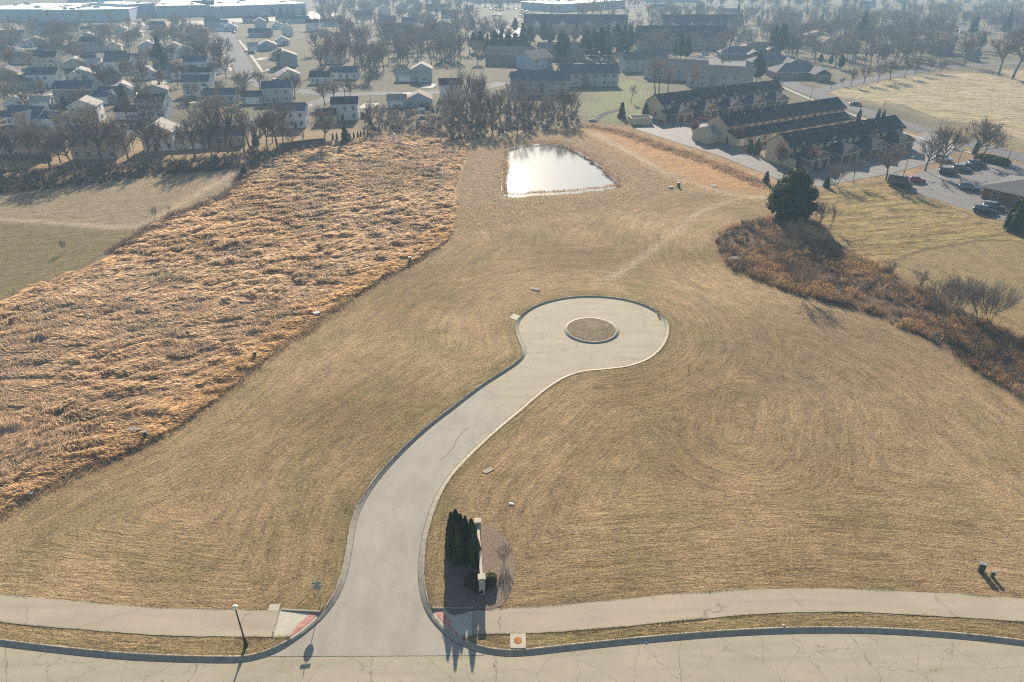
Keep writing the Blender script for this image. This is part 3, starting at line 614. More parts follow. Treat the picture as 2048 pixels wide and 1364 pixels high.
thicket('hedgerow_underbrush', HEDGE, 900, 24, (.3, 1.7), [(.095, .075, .065), (.13, .10, .075), (.08, .07, .06), (.20, .14, .10)], 'dark tangled underbrush below the hedgerow trees', 43, w=(.04, .08))
HEDGE2 = ats([(735, 265), (760, 235), (790, 215), (1000, 215), (1130, 218), (1165, 235), (1150, 252), (1000, 265), (940, 283), (860, 278), (790, 272)])
thicket('wood_underbrush', HEDGE2, 600, 22, (.5, 2.4), [(.15, .12, .10), (.19, .145, .12), (.12, .10, .09), (.26, .19, .14)], 'grey brown underbrush among trees behind the pond', 44, w=(.05, .09))
MLINE = spline(ats([(230, 505), (300, 462), (350, 435), (425, 408), (475, 378), (490, 352), (530, 326)]), 2)
fringe('ditch_weeds', MLINE, 9000, 1.0, (.5, 1.6), [(.20, .13, .085), (.30, .2, .12)], 'brown weeds along the ditch edge', 45, mat='brush')
fringe('slope_grass', spline(ats([(1180, 252), (1250, 268), (1330, 295), (1420, 325), (1530, 372)]), 2), 9000, 1.5, (.4, .9), [(.40, .27, .16), (.28, .19, .12)], 'row of dry tufts along the slope below the parking drive', 46)
sw = sample(BANK, 9000, lambda x, y: (~inside(x, y, POND)) * 1.0, 47); r = np.random.RandomState(47)
ribbons('bank_grass', sw, r.rand(9000) * 6.28, r.uniform(.3, .8, 9000), r.uniform(.05, .11, 9000), np.full(9000, .45), np.array([.40, .28, .16]) * (.7 + .6 * r.rand(9000, 1)), M['straw'], 'rough dry grass on the banks around the pond', seed=48)

fringe('marsh_edge_grass', WET_E_S, 12000, .7, (.25, .8), [(.46, .32, .18), (.30, .215, .125)], 'short rough brown grass along the marsh edge', 52)
tl = spline(ats([(880, 919), (893, 908), (905, 895), (912, 880), (922, 866), (937, 853)]), .4); n = len(tl)
V = np.r_[np.c_[offset_line(tl, .03), np.full(n, -.146)], np.c_[offset_line(tl, -.03), np.full(n, -.146)]]
tag(mobj('tar_line', npmesh('tar_line', V, [(i, n + i, n + i + 1, i + 1) for i in range(n - 1)], M['tire'])), kind='structure')
# ------------------------------------------------------------ labels by place: every thing of a zone gets its ordinal from the left
ORD = ['first', 'second', 'third', 'fourth', 'fifth', 'sixth', 'seventh', 'eighth', 'ninth', 'tenth', 'eleventh', 'twelfth', 'thirteenth', 'fourteenth', 'fifteenth', 'sixteenth', 'seventeenth', 'eighteenth', 'nineteenth']
TENS = {2: 'twentieth', 3: 'thirtieth', 4: 'fortieth', 5: 'fiftieth', 6: 'sixtieth', 7: 'seventieth', 8: 'eightieth', 9: 'ninetieth'}
TE = {2: 'twenty', 3: 'thirty', 4: 'forty', 5: 'fifty', 6: 'sixty', 7: 'seventy', 8: 'eighty', 9: 'ninety'}
def ordw(i):
    if i < 19: return ORD[i]
    n = i + 1
    return TENS[n // 10] if n % 10 == 0 else TE[n // 10] + ' ' + ORD[n % 10 - 1]
ZONE = {}
def zone(o, px, phrase, where, group=None):
    ZONE.setdefault((phrase, where), []).append((px, o))
    if group: o['group'] = group
    return o
def px_of(x, y):
    d = y * math.cos(PITCH) + CAM_H * math.sin(PITCH); return 1024 + FOC * x / d
def finish_labels():
    for (ph, wh), l in ZONE.items():
        l.sort(key=lambda q: q[0])
        for i, (_, o) in enumerate(l):
            o['label'] = f'{ph} {wh}' if len(l) == 1 else (f'{ph} {wh}, {"leftmost" if i == 0 else "rightmost" if i == len(l) - 1 else ordw(i) + " from left"}')

M['twig_pale'] = simple('pale_twigs', (0.29, 0.245, 0.205), 0.95, 0.25, 1.0)
# ------------------------------------------------------------ bare trees
def tubes(segs, n):
    """segs list of (a,b,ra,rb) -> arrays"""
    A = np.array([s[0] for s in segs]); B = np.array([s[1] for s in segs]); ra = np.array([s[2] for s in segs]); rb = np.array([s[3] for s in segs])
    d = B - A; d /= np.maximum(np.linalg.norm(d, axis=1), 1e-9)[:, None]
    ref = np.where(np.abs(d[:, 2:3]) > .9, np.array([[1., 0, 0]]), np.array([[0, 0, 1.]])); u = np.cross(d, ref); u /= np.linalg.norm(u, axis=1)[:, None]; w = np.cross(d, u)
    V = []
    for c, r in ((A, ra), (B, rb)):
        for k in range(n):
            t = 2 * math.pi * k / n; V.append(c + (u * math.cos(t) + w * math.sin(t)) * r[:, None])
    V = np.stack(V, 1).reshape(-1, 3); b = np.arange(len(segs))[:, None] * 2 * n
    F = np.concatenate([np.c_[b + k, b + (k + 1) % n, b + n + (k + 1) % n, b + n + k] for k in range(n)])
    return V, F
def grow(seed, H, spread=.45, trunk=.28, kids=(6, 5, 5, 4), r0=None, up=.25, multi=1, ln=(1, .95, .50, .5, .5), TL=.48, rmin=.018):
    rd = random.Random(seed); r0 = r0 or H * .024; S = [[], [], [], [], []]
    def br(p, d, L, r, lev):
        ns = 4 if lev == 0 else 3 if lev < 3 else 2; pts = [p]
        rr = [r * (1 - .75 * i / ns) for i in range(ns + 1)]
        for i in range(ns):
            j = .10 if lev == 0 else .24
            d = (d + Vector((rd.uniform(-j, j), rd.uniform(-j, j), rd.uniform(-j, j) + (up * .4 if lev > 0 else 0)))).normalized()
            q = p + d * L / ns; S[lev].append((tuple(p), tuple(q), rr[i], rr[i + 1])); p = q; pts.append(p)
        if lev >= len(kids): return
        k = kids[lev] + rd.randint(-1, 1)
        for i in range(k):
            f = ((trunk + .25) + (.75 - trunk) * (i + .5) / k) if lev == 0 else rd.uniform(.25, 1.0)
            g = f * ns; a = min(int(g), ns - 1); o = pts[a].lerp(pts[a + 1], g - a)
            az = rd.uniform(0, 6.283) if lev else 2.4 * i + rd.uniform(-.5, .5); sp = spread * (1.35 - .65 * f if lev == 0 else 1) * rd.uniform(.7, 1.25) * (1.5 if lev == 0 else 1.25)
            u = d.orthogonal().normalized(); w = d.cross(u)
            nd = (d * math.cos(sp) + (u * math.cos(az) + w * math.sin(az)) * math.sin(sp)).normalized()
            br(o, nd, L * ln[lev + 1] * rd.uniform(.75, 1.25) * (1.15 - .5 * f if lev == 0 else 1), max(r * (.6 if lev < 2 else .5), rmin), lev + 1)
    for m_ in range(multi):
        a = m_ * 2.4; d = Vector((math.cos(a) * .4, math.sin(a) * .4, 1)).normalized() if multi > 1 else Vector((rd.uniform(-.06, .06), rd.uniform(-.06, .06), 1))
        br(Vector((0, 0, -.1)), d, H * TL, r0 * (1 if multi == 1 else .7), 0)
    V, F = tubes(S[0] + S[1], 6); V2, F2 = tubes(S[2], 4); tr = (V, F)
    V3, F3 = tubes(S[3] + S[4], 3)
    C = (np.r_[V2, V3], None)
    f2 = F2; f3 = F3 + len(V2)
    h = np.percentile(V3[:, 2], 98.5); k = H / h
    return V * k, F, np.r_[V2, V3] * k, np.r_[f2, f3]
PROTO = {}
def tree_proto(kind, seed, tw='twig', **kw):
    V, F, V2, F2 = grow(seed, **kw)
    PROTO[kind] = (npmesh('trunk', V, F, M['bark'], smooth=True), npmesh('crown', V2, F2, M[tw]))
for i in range(5): tree_proto(f'bare{i}', 100 + i, H=12, spread=.52 + .04 * (i % 3), trunk=.20 + .04 * (i % 3), kids=(8, 7, 7, 5))
for i in range(2): tree_proto(f'tall{i}', 120 + i, H=15, spread=.40, trunk=.26, tw='twig_pale', kids=(7, 6, 5, 4), up=.45, ln=(1, .75, .5, .5, .5), TL=.6)
for i in range(2): tree_proto(f'dense{i}', 130 + i, tw='twig_pale' if i else 'twig', H=8, spread=.46, trunk=.16, kids=(8, 7, 6, 4), up=.45)
for i in range(2): tree_proto(f'small{i}', 140 + i, H=5, spread=.45, trunk=.3, kids=(8, 6, 6), r0=.06)
for i in range(2): tree_proto(f'multi{i}', 150 + i, H=7, spread=.34, trunk=.15, kids=(7, 6, 6), multi=6, up=.35, r0=.06, rmin=.011)
tree_proto('red0', 160, tw='twig_red', H=8, spread=.42, trunk=.16, kids=(12, 9, 8, 5), up=.5)

def leafquads(C, size, r, outward=None, tilt=.8, asp=1.6):
    n = len(C); N_ = r.normal(0, 1, (n, 3)); N_ /= np.linalg.norm(N_, axis=1)[:, None]
    if outward is not None: N_ = N_ * tilt + outward; N_ /= np.linalg.norm(N_, axis=1)[:, None]
    ref = np.tile([[0, 0, 1.]], (n, 1)); u = np.cross(N_, ref); u /= np.maximum(np.linalg.norm(u, axis=1), 1e-6)[:, None]; w = np.cross(N_, u)
    a = (r.rand(n, 1) * .8 + .6) * size; u = u * a * .5; w = w * a * .5 * asp
    V = np.stack([C - u - w, C + u - w, C + u * .5 + w, C - u * .5 + w], 1).reshape(-1, 3); b = np.arange(n)[:, None] * 4
    return V, np.c_[b, b + 1, b + 2, b + 3]
def conifer(seed, H=12, Rb=3.2, base=.12, layers=26, mat='spruce', droop=.35, size=.42, pine=False):
    r = np.random.RandomState(seed); C = []; segs = []
    for i in range(layers):
        t = (i + .3) / layers; z = H * (base + (1 - base) * t); rad = Rb * ((1 - t) ** (.8 if not pine else .55)) * r.uniform(.8, 1.12) + .12
        if pine: rad *= min(1, .45 + t * 2.2)
        for k in range(max(5, int(11 * (1 - t) + 4))):
            a = r.rand() * 6.283; rr = rad * r.uniform(.7, 1.15); m_ = int(6 + 16 * rr / Rb)
            s = r.rand(m_) ** .6 * rr; off = r.normal(0, .16 + .05 * rr, (m_, 2)); dz = (-droop if not pine else .25) * s + r.normal(0, .14, m_)
            C.append(np.c_[np.cos(a) * s + off[:, 0], np.sin(a) * s + off[:, 1], z + dz])
            segs.append(((0, 0, z), (math.cos(a) * rr * .85, math.sin(a) * rr * .85, z + (-droop if not pine else .25) * rr * .85), .05, .015))
    C = np.concatenate(C); C[:, 2] = np.maximum(C[:, 2], .15)
    V, F = leafquads(C, size, r, tilt=1.0); T, TF = tubes([((0, 0, -.1), (0, 0, H * .5), H * .018, H * .012), ((0, 0, H * .5), (0, 0, H * .97), H * .012, .02)] + segs, 5)
    return npmesh('trunk', T, TF, M['bark']), npmesh('crown', V, F, M[mat])
for i in range(3): PROTO[f'spruce{i}'] = conifer(200 + i, 12, 2.9 + .3 * i)
for i in range(3): PROTO[f'pine{i}'] = conifer(210 + i, 14, 3.6 + .4 * i, base=.2, layers=20, mat='needle', pine=True, size=.55)
for i in range(2): PROTO[f'fir{i}'] = conifer(220 + i, 5, 1.25, base=.05, layers=18, size=.26, droop=.25)
def arbor(seed, H, Rb, n=2600, mat='arb', size=.17):
    r = np.random.RandomState(seed); t = r.rand(n) ** .85; a = r.rand(n) * 6.283
    prof = Rb * np.minimum(1, (t / .12 + .55)) * (1 - t ** 2.2) ** .75 * (1 + .16 * np.sin(a * 3 + t * 7 + seed) + .1 * np.sin(a * 7 + seed * 2))
    q = r.uniform(.72, 1.03, n); C = np.c_[np.cos(a) * prof * q, np.sin(a) * prof * q, .05 + H * t]
    o = np.c_[np.cos(a), np.sin(a), np.full(n, .25)]; V, F = leafquads(C, size, r, o, .5, 2.4)
    core = MB().lathe([(Rb * .5, 0), (Rb * .62, H * .15), (Rb * .55, H * .5), (Rb * .3, H * .8), (.02, H * .95)], 8)
    cv = np.array([tuple(v) for v in core.v]); cf = np.array([f for f in core.f if len(f) == 4]) + len(V)
    T, TF = tubes([((0, 0, -.1), (0, 0, H * .8), .08, .03)], 6)
    return npmesh('trunk', T, TF, M['bark']), npmesh('crown', np.r_[V, cv], np.r_[F, cf], M[mat])
for i in range(3): PROTO[f'arb{i}'] = arbor(230 + i, 4.6, .75)
PROTO['cone0'] = arbor(240, 4.5, .95, 2200, size=.22); PROTO['cone1'] = arbor(241, 4.0, .8, 2200, size=.22)
def ballbush(seed, R_, n=1800, size=.1, mat='box', flat=1.0):
    r = np.random.RandomState(seed); d = r.normal(0, 1, (n, 3)); d /= np.linalg.norm(d, axis=1)[:, None]; d[:, 2] = np.where(d[:, 2] < -.5, -d[:, 2], d[:, 2])
    q = R_ * r.uniform(.78, 1.0, n) * (1 + .09 * np.sin(d[:, 0] * 5 + seed) * np.cos(d[:, 1] * 6)); C = d * q[:, None]; C[:, 2] = C[:, 2] * flat + R_ * .72 * flat
    V, F = leafquads(C, size, r, d, .6, 1.3)
    core = MB().lathe([(R_ * .5, 0), (R_ * .7, R_ * .6 * flat), (R_ * .5, R_ * 1.2 * flat), (.05, R_ * 1.5 * flat)], 8); cv = np.array(core.v); cf = np.array([f for f in core.f if len(f) == 4]) + len(V)
    return npmesh('foliage', np.r_[V, cv], np.r_[F, cf], M[mat])
NAME = dict(bare='bare_tree', tall='bare_tree', dense='bare_tree', small='sapling', multi='bare_shrub', red='pear_tree', spruce='spruce_tree', pine='pine_tree', fir='fir_tree', arb='arborvitae', cone='columnar_evergreen')
CAT = dict(bare='tree', tall='tree', dense='tree', small='sapling', multi='shrub', red='tree', spruce='conifer', pine='conifer', fir='conifer', arb='evergreen shrub', cone='evergreen shrub')
BASEH = dict(bare=12, tall=15, dense=8, small=5, multi=7, red=8, spruce=12, pine=14, fir=5, arb=4.6, cone=4.5)
NT = {'bare_tree': 0}
TREES = []
def plant(kind, p, h, phrase, where, group=None, wid=1.0, seed=None, ground=False):
    rd = random.Random(seed if seed is not None else int(p[0] * 13 + p[1] * 7))
    st = kind.rstrip('0123456789'); x, y = p if ground else at(*p)
    if kind == st:
        c = [k for k in PROTO if k.rstrip('0123456789') == st]; kind = rd.choice(c)
    o = empty(NAME[st], (x, y, -.03), rd.uniform(0, 6.28), cat=CAT[st], group=group)
    s = h / BASEH[st]; o.scale = (s * wid * rd.uniform(.9, 1.1), s * wid * rd.uniform(.9, 1.1), s)
    mobj('trunk', PROTO[kind][0], o); mobj('crown', PROTO[kind][1], o)
    zone(o, px_of(x, y), phrase, where, group); TREES.append((x, y)); return o
def hpx(p, top):
    """height (m) of something standing at photo point p whose top shows at row top"""
    x, y = at(*p); lo, hi = 0, 50
    for _ in range(30):
        m_ = (lo + hi) / 2; dz = m_ - CAM_H; d = y * math.cos(PITCH) - dz * math.sin(PITCH); u = y * math.sin(PITCH) + dz * math.cos(PITCH)
        if 682 - FOC * u / d > top: lo = m_
        else: hi = m_
    return lo
def T(kind, px, py, top, phrase, where, **k): return plant(kind, (px, py), hpx((px, py), top), phrase, where, **k)
# ------------------------------------------------------------ houses
_wm = {}
def win_mesh(w, h, shut=False, trim='white'):
    k = (round(w, 2), round(h, 2), shut, trim)
    if k not in _wm:
        mb = MB().box(-w / 2 - .08, w / 2 + .08, -.07, 0, -.08, h + .08, 0).box(-w / 2, w / 2, -.09, -.07, 0, h, 1).box(-w / 2, w / 2, -.11, -.09, h / 2 - .03, h / 2 + .03, 0)
        if shut: mb.box(-w / 2 - .5, -w / 2 - .1, -.06, 0, -.04, h + .04, 2).box(w / 2 + .1, w / 2 + .5, -.06, 0, -.04, h + .04, 2)
        _wm[k] = mb.mesh('window', [M[trim], M['glass'], M['r_dark']])
    return _wm[k]
_dm = {}
def door_mesh(w, h, mat='door', gar=False):
    k = (w, h, mat, gar)
    if k not in _dm:
        mb = MB().box(-w / 2 - .12, w / 2 + .12, -.06, 0, 0, h + .12, 0)
        if gar:
            for i in range(4): mb.box(-w / 2, w / 2, -.09, -.06, i * h / 4 + .02, (i + 1) * h / 4 - .02, 1)
        else: mb.box(-w / 2, w / 2, -.09, -.06, .02, h, 1)
        _dm[k] = mb.mesh('door', [M['white'] if mat != 'garage_door' else M['w_tan'], M[mat]])
    return _dm[k]
def gable(mb, x0, x1, y0, y1, z0, zw, rise, axis='x'):
    """walls with gable ends; ridge along axis"""
    if axis == 'x':
        ym = (y0 + y1) / 2
        mb.add([(x0, y0, z0), (x1, y0, z0), (x1, y1, z0), (x0, y1, z0), (x0, y0, zw), (x1, y0, zw), (x1, y1, zw), (x0, y1, zw), (x0, ym, zw + rise), (x1, ym, zw + rise)],
               [(0, 1, 5, 4), (2, 3, 7, 6), (3, 0, 4, 8, 7), (1, 2, 6, 9, 5)])
    else:
        xm = (x0 + x1) / 2
        mb.add([(x0, y0, z0), (x1, y0, z0), (x1, y1, z0), (x0, y1, z0), (x0, y0, zw), (x1, y0, zw), (x1, y1, zw), (x0, y1, zw), (xm, y0, zw + rise), (xm, y1, zw + rise)],
               [(0, 1, 5, 8, 4), (2, 3, 7, 9, 6), (3, 0, 4, 7), (1, 2, 6, 5)])
def gable_roof(x0, x1, y0, y1, zw, rise, axis='x', oh=.4, th=.18, mb=None):
    mb = mb or MB()
    if axis == 'x':
        ym = (y0 + y1) / 2; hw = (y1 - y0) / 2; k = rise / hw; zl = zw - oh * k + .03; zr = zw + rise + .03; X0, X1 = x0 - oh, x1 + oh
        P = [(y0 - oh, zl), (ym, zr), (y1 + oh, zl), (y1 + oh, zl + th), (ym, zr + th), (y0 - oh, zl + th)]
        vs = [(X0, y, z) for y, z in P] + [(X1, y, z) for y, z in P]
    else:
        xm = (x0 + x1) / 2; hw = (x1 - x0) / 2; k = rise / hw; zl = zw - oh * k + .03; zr = zw + rise + .03; Y0, Y1 = y0 - oh, y1 + oh
        P = [(x0 - oh, zl), (xm, zr), (x1 + oh, zl), (x1 + oh, zl + th), (xm, zr + th), (x0 - oh, zl + th)]
        vs = [(x, Y1, z) for x, z in P] + [(x, Y0, z) for x, z in P]
    # top slopes roof material, edges and soffit trim
    mb.add(vs, [(3, 4, 10, 9), (4, 5, 11, 10)], 0)
    mb.add(vs, [(0, 1, 7, 6), (1, 2, 8, 7), (2, 3, 9, 8), (5, 0, 6, 11), (0, 5, 4, 1), (1, 4, 3, 2), (6, 7, 10, 11), (7, 8, 9, 10)], 1)
    return mb
def hip_roof(x0, x1, y0, y1, zw, rise, oh=.5, mb=None):
    mb = mb or MB(); x0 -= oh; x1 += oh; y0 -= oh; y1 += oh; h = (y1 - y0) / 2; ym = (y0 + y1) / 2; zw2 = zw - .1
    a, b = (x0 + h, ym, zw + rise), (x1 - h, ym, zw + rise)
    vs = [(x0, y0, zw2 + .15), (x1, y0, zw2 + .15), (x1, y1, zw2 + .15), (x0, y1, zw2 + .15), a, b, (x0, y0, zw2), (x1, y0, zw2), (x1, y1, zw2), (x0, y1, zw2)]
    mb.add(vs, [(0, 1, 5, 4), (1, 2, 5), (2, 3, 4, 5), (3, 0, 4)], 0); mb.add(vs, [(6, 7, 1, 0), (7, 8, 2, 1), (8, 9, 3, 2), (9, 6, 0, 3), (9, 8, 7, 6)], 1)
    return mb
HP = []
def house(p, w=12, d=8, st=2, rz=0, wall='w_white', roof='r_dark', rise=2.3, gar=None, front=None, shut=False, detail=2, phrase='', where='', chim=False, ground=False, axis='x', name='house'):
    """p: middle of the camera-side wall. gar: (side, width, depth, yshift) one-storey garage wing; front: gabled projection width"""
    x, y = p if ground else at(*p)
    o = empty(name, (x, y, 0), rz, cat='house'); zw = 2.7 * st + .2; HP.append((x, y + d / 2, max(w, d) * .62 + 1))
    mb = MB(); gable(mb, -w / 2, w / 2, 0, d, -.1, zw, rise, axis); mb.build('wall', M[wall], o)
    rf = gable_roof(-w / 2, w / 2, 0, d, zw, rise, axis).build('roof', [M[roof], M['white']], o)
    if chim: MB().box(w * .2, w * .2 + .9, d * .55, d * .55 + .7, zw, zw + rise + 1.0).build('chimney', M['brick'], rf)
    if detail:
        r = random.Random(int(x * 10 + y)); n = max(2, int(w / 2.9))
        for s in range(st):
            for i in range(n):
                if detail < 2 and (i % 2): continue
                if r.random() < .18: continue
                xx = -w / 2 + (i + .5) * w / n
                if front and abs(xx - front[0]) < front[1] / 2 + .3 and s < 1: continue
                if gar and s == 0 and ((gar[0] > 0 and xx > w / 2 - .1) or (gar[0] < 0 and xx < -w / 2 + .1)): continue
                mobj('window', win_mesh(1.0, 1.25, shut), o, (xx, 0, .9 + 2.7 * s))
        if detail > 1:
            for sx_ in (-1, 1):
                for s in range(st):
                    if s == 0 and gar: continue
                    mobj('window', win_mesh(.9, 1.2), o, (sx_ * w / 2, d * .5, .9 + 2.7 * s), rz=sx_ * math.pi / 2)
            mobj('door', door_mesh(1.0, 2.1), o, (r.choice((-1, 1)) * w * .12, -.02, .05))
    if gar:
        sd, gw, gd, ys = gar; x0 = w / 2 if sd > 0 else -w / 2 - gw; x0 += .05 * sd; y0 = ys; ax = 'x' if gd < gw * 1.3 else 'y'
        m2 = MB(); gable(m2, x0, x0 + gw, y0, y0 + gd, -.1, 2.75, 1.7, 'x'); g = m2.build('garage', M[wall], o)
        gable_roof(x0, x0 + gw, y0, y0 + gd, 2.75, 1.7, 'x').build('garage_roof', [M[roof], M['white']], g)
        if detail: mobj('garage_door', door_mesh(min(4.8, gw - 1.2), 2.2, 'white', True), g, (x0 + gw / 2, y0, 0))
    if front:
        fx, fw, fd, fs = front; m3 = MB(); gable(m3, fx - fw / 2, fx + fw / 2, -fd, d * .35, -.1, 2.7 * fs + .15, fw * .32, 'y'); f = m3.build('front_gable', M[wall], o)
        gable_roof(fx - fw / 2, fx + fw / 2, -fd, d * .45, 2.7 * fs + .15, fw * .32, 'y').build('gable_roof', [M[roof], M['white']], f)
        if detail: mobj('window', win_mesh(1.6, 1.2), f, (fx, -fd, 1.0 + 2.7 * (fs - 1)))
    zone(o, px_of(x, y), phrase, where, 'suburban houses')
    return o
# (px,py, w,d,storeys, yaw deg, wall, roof, extras)
WN = dict(w_white='white', w_cream='cream', w_grey='grey', w_beige='beige', w_tan='tan', w_blue='blue grey', w_green='pale green', w_brown='brown', w_brick='brick', w_steel='grey blue')
RN = dict(r_dark='dark', r_grey='grey', r_brown='brown', r_tan='tan', r_slate='slate', r_pale='pale')
def HS(px, py, w, d, st, yaw, wall, roof, where, **k):
    ph = f'{WN[wall]} {"two storey" if st == 2 else "one storey"} house with {RN[roof]} roof'
    return house((px, py), w, d, st, R(yaw), wall, roof, phrase=ph, where=where, **k)
NR = 'near the hedgerow'; MR = 'in the left suburb middle rows'; FR = 'in the far left suburb'; CR = 'by the curving street'
# nearest row, left
HS(50, 318, 14, 9, 2, 2, 'w_beige', 'r_brown', NR, axis='x', rise=2.6)
HS(192, 318, 13, 9, 2, 4, 'w_beige', 'r_grey', NR, rise=2.5)
HS(320, 302, 9, 9, 2, 10, 'w_white', 'r_pale', NR, axis='y', rise=2.4, gar=(1, 9, 7, 1))
HS(452, 292, 12, 8, 1, 8, 'w_beige', 'r_grey', NR, rise=2.3)
HS(585, 256, 9.5, 8, 2, 6, 'w_white', 'r_grey', NR, rise=1.9, shut=False)
HS(654, 249, 6.5, 6, 1, 8, 'w_cream', 'r_dark', NR, rise=1.8)
HS(692, 241, 9, 7.5, 2, 8, 'w_white', 'r_dark', NR, rise=1.9)
HS(46, 252, 14, 9, 1, -14, 'w_white', 'r_slate', NR, rise=3, front=(3, 7, 3, 1), gar=(1, 7, 6, 1))
HS(172, 246, 9, 9, 2, 14, 'w_white', 'r_pale', NR, axis='y', rise=2.2, front=(-1, 6, 3, 1))
HS(306, 238, 9.5, 8, 2, 4, 'w_white', 'r_dark', NR, rise=2.2, shut=True, gar=(-1, 8, 6, -.5))
# ranch pair right of the street
HS(838, 214, 10, 7.5, 1, 3, 'w_grey', 'r_tan', CR, rise=2.3, axis='y', gar=(-1, 7, 6, -1)); HS(903, 199, 9, 8, 2, 8, 'w_white', 'r_dark', CR, rise=2.0)
HS(845, 163, 9, 8, 2, 4, 'w_grey', 'r_pale', CR, axis='y', rise=2.2, gar=(-1, 8, 6, 0), front=(1, 6, 2.5, 1))
HS(556, 206, 11, 8, 2, 8, 'w_grey', 'r_slate', CR, rise=2.2, gar=(-1, 8, 7, -1))
HS(440, 206, 12, 8, 1, 8, 'w_grey', 'r_grey', CR, rise=2.1); HS(395, 192, 11, 8, 2, 5, 'w_white', 'r_grey', CR, front=(3, 6, 2, 1), rise=2.2)
HS(640, 168, 9, 8, 1, 3, 'w_white', 'r_dark', CR, rise=2.1); HS(688, 158, 13, 8, 1, 3, 'w_white', 'r_slate', CR, rise=2.2)
HS(668, 128, 10, 9, 1, 0, 'w_cream', 'r_pale', CR, rise=2); HS(580, 163, 10, 9, 1, 22, 'w_cream', 'r_pale', CR, axis='y', rise=2.4, front=(-2, 6, 3, 1))
HS(575, 134, 11, 8, 2, 18, 'w_green', 'r_pale', CR, axis='y', rise=2.2); HS(563, 118, 10, 9, 1, 18, 'w_cream', 'r_pale', CR, axis='y', rise=2.2)
HS(536, 100, 11, 9, 1, 18, 'w_blue', 'r_pale', CR, axis='y', rise=2.4, gar=(-1, 6, 6, -2)); HS(566, 90, 9, 8, 1, 18, 'w_white', 'r_pale', CR, axis='y', rise=2.2)
# middle rows
def xtra(a):
    r = random.Random(a[0] * 7 + a[1]); d = {}
    if r.random() < .45: d['gar'] = (r.choice((-1, 1)), r.uniform(5.5, 7), r.uniform(5.5, 7), r.uniform(-1, 1.5))
    if r.random() < .4: d['front'] = (r.choice((-1, 1)) * a[2] * .2, a[2] * r.uniform(.35, .5), r.uniform(1.2, 2.6), 1)
    d['chim'] = r.random() < .3; d['shut'] = r.random() < .4
    return d
for a in [(150, 208, 15, 10, 2, 3, 'w_green', 'r_slate'), (38, 222, 9, 9, 1, 20, 'w_white', 'r_pale'), (212, 204, 14, 8, 1, 4, 'w_grey', 'r_slate'), (250, 193, 9, 9, 1, 24, 'w_white', 'r_pale'),
          (310, 196, 11, 10, 1, 24, 'w_grey', 'r_tan'), (88, 176, 13, 8, 2, 4, 'w_white', 'r_slate'), (42, 178, 10, 8, 1, 4, 'w_green', 'r_grey'), (165, 162, 12, 10, 1, 24, 'w_grey', 'r_pale'),
          (128, 164, 9, 8, 1, 4, 'w_brown', 'r_dark'), (214, 168, 8, 7, 1, 4, 'w_brown', 'r_dark'), (238, 148, 12, 8, 2, 5, 'w_white', 'r_grey'), (208, 146, 8, 8, 1, 24, 'w_white', 'r_pale'),
          (295, 158, 9, 8, 1, 20, 'w_white', 'r_pale'), (328, 154, 9, 7, 1, 6, 'w_white', 'r_slate'), (368, 158, 12, 8, 1, 5, 'w_white', 'r_dark'), (394, 148, 11, 8, 2, 5, 'w_white', 'r_slate'),
          (15, 158, 9, 8, 1, 20, 'w_tan', 'r_grey'), (152, 138, 11, 9, 1, 22, 'w_grey', 'r_pale'), (176, 134, 8, 7, 1, 4, 'w_white', 'r_dark')]:
    HS(*a, MR, detail=2 if a[1] > 170 else 1, axis='y' if a[5] > 12 else 'x', rise=2.4, **xtra(a))
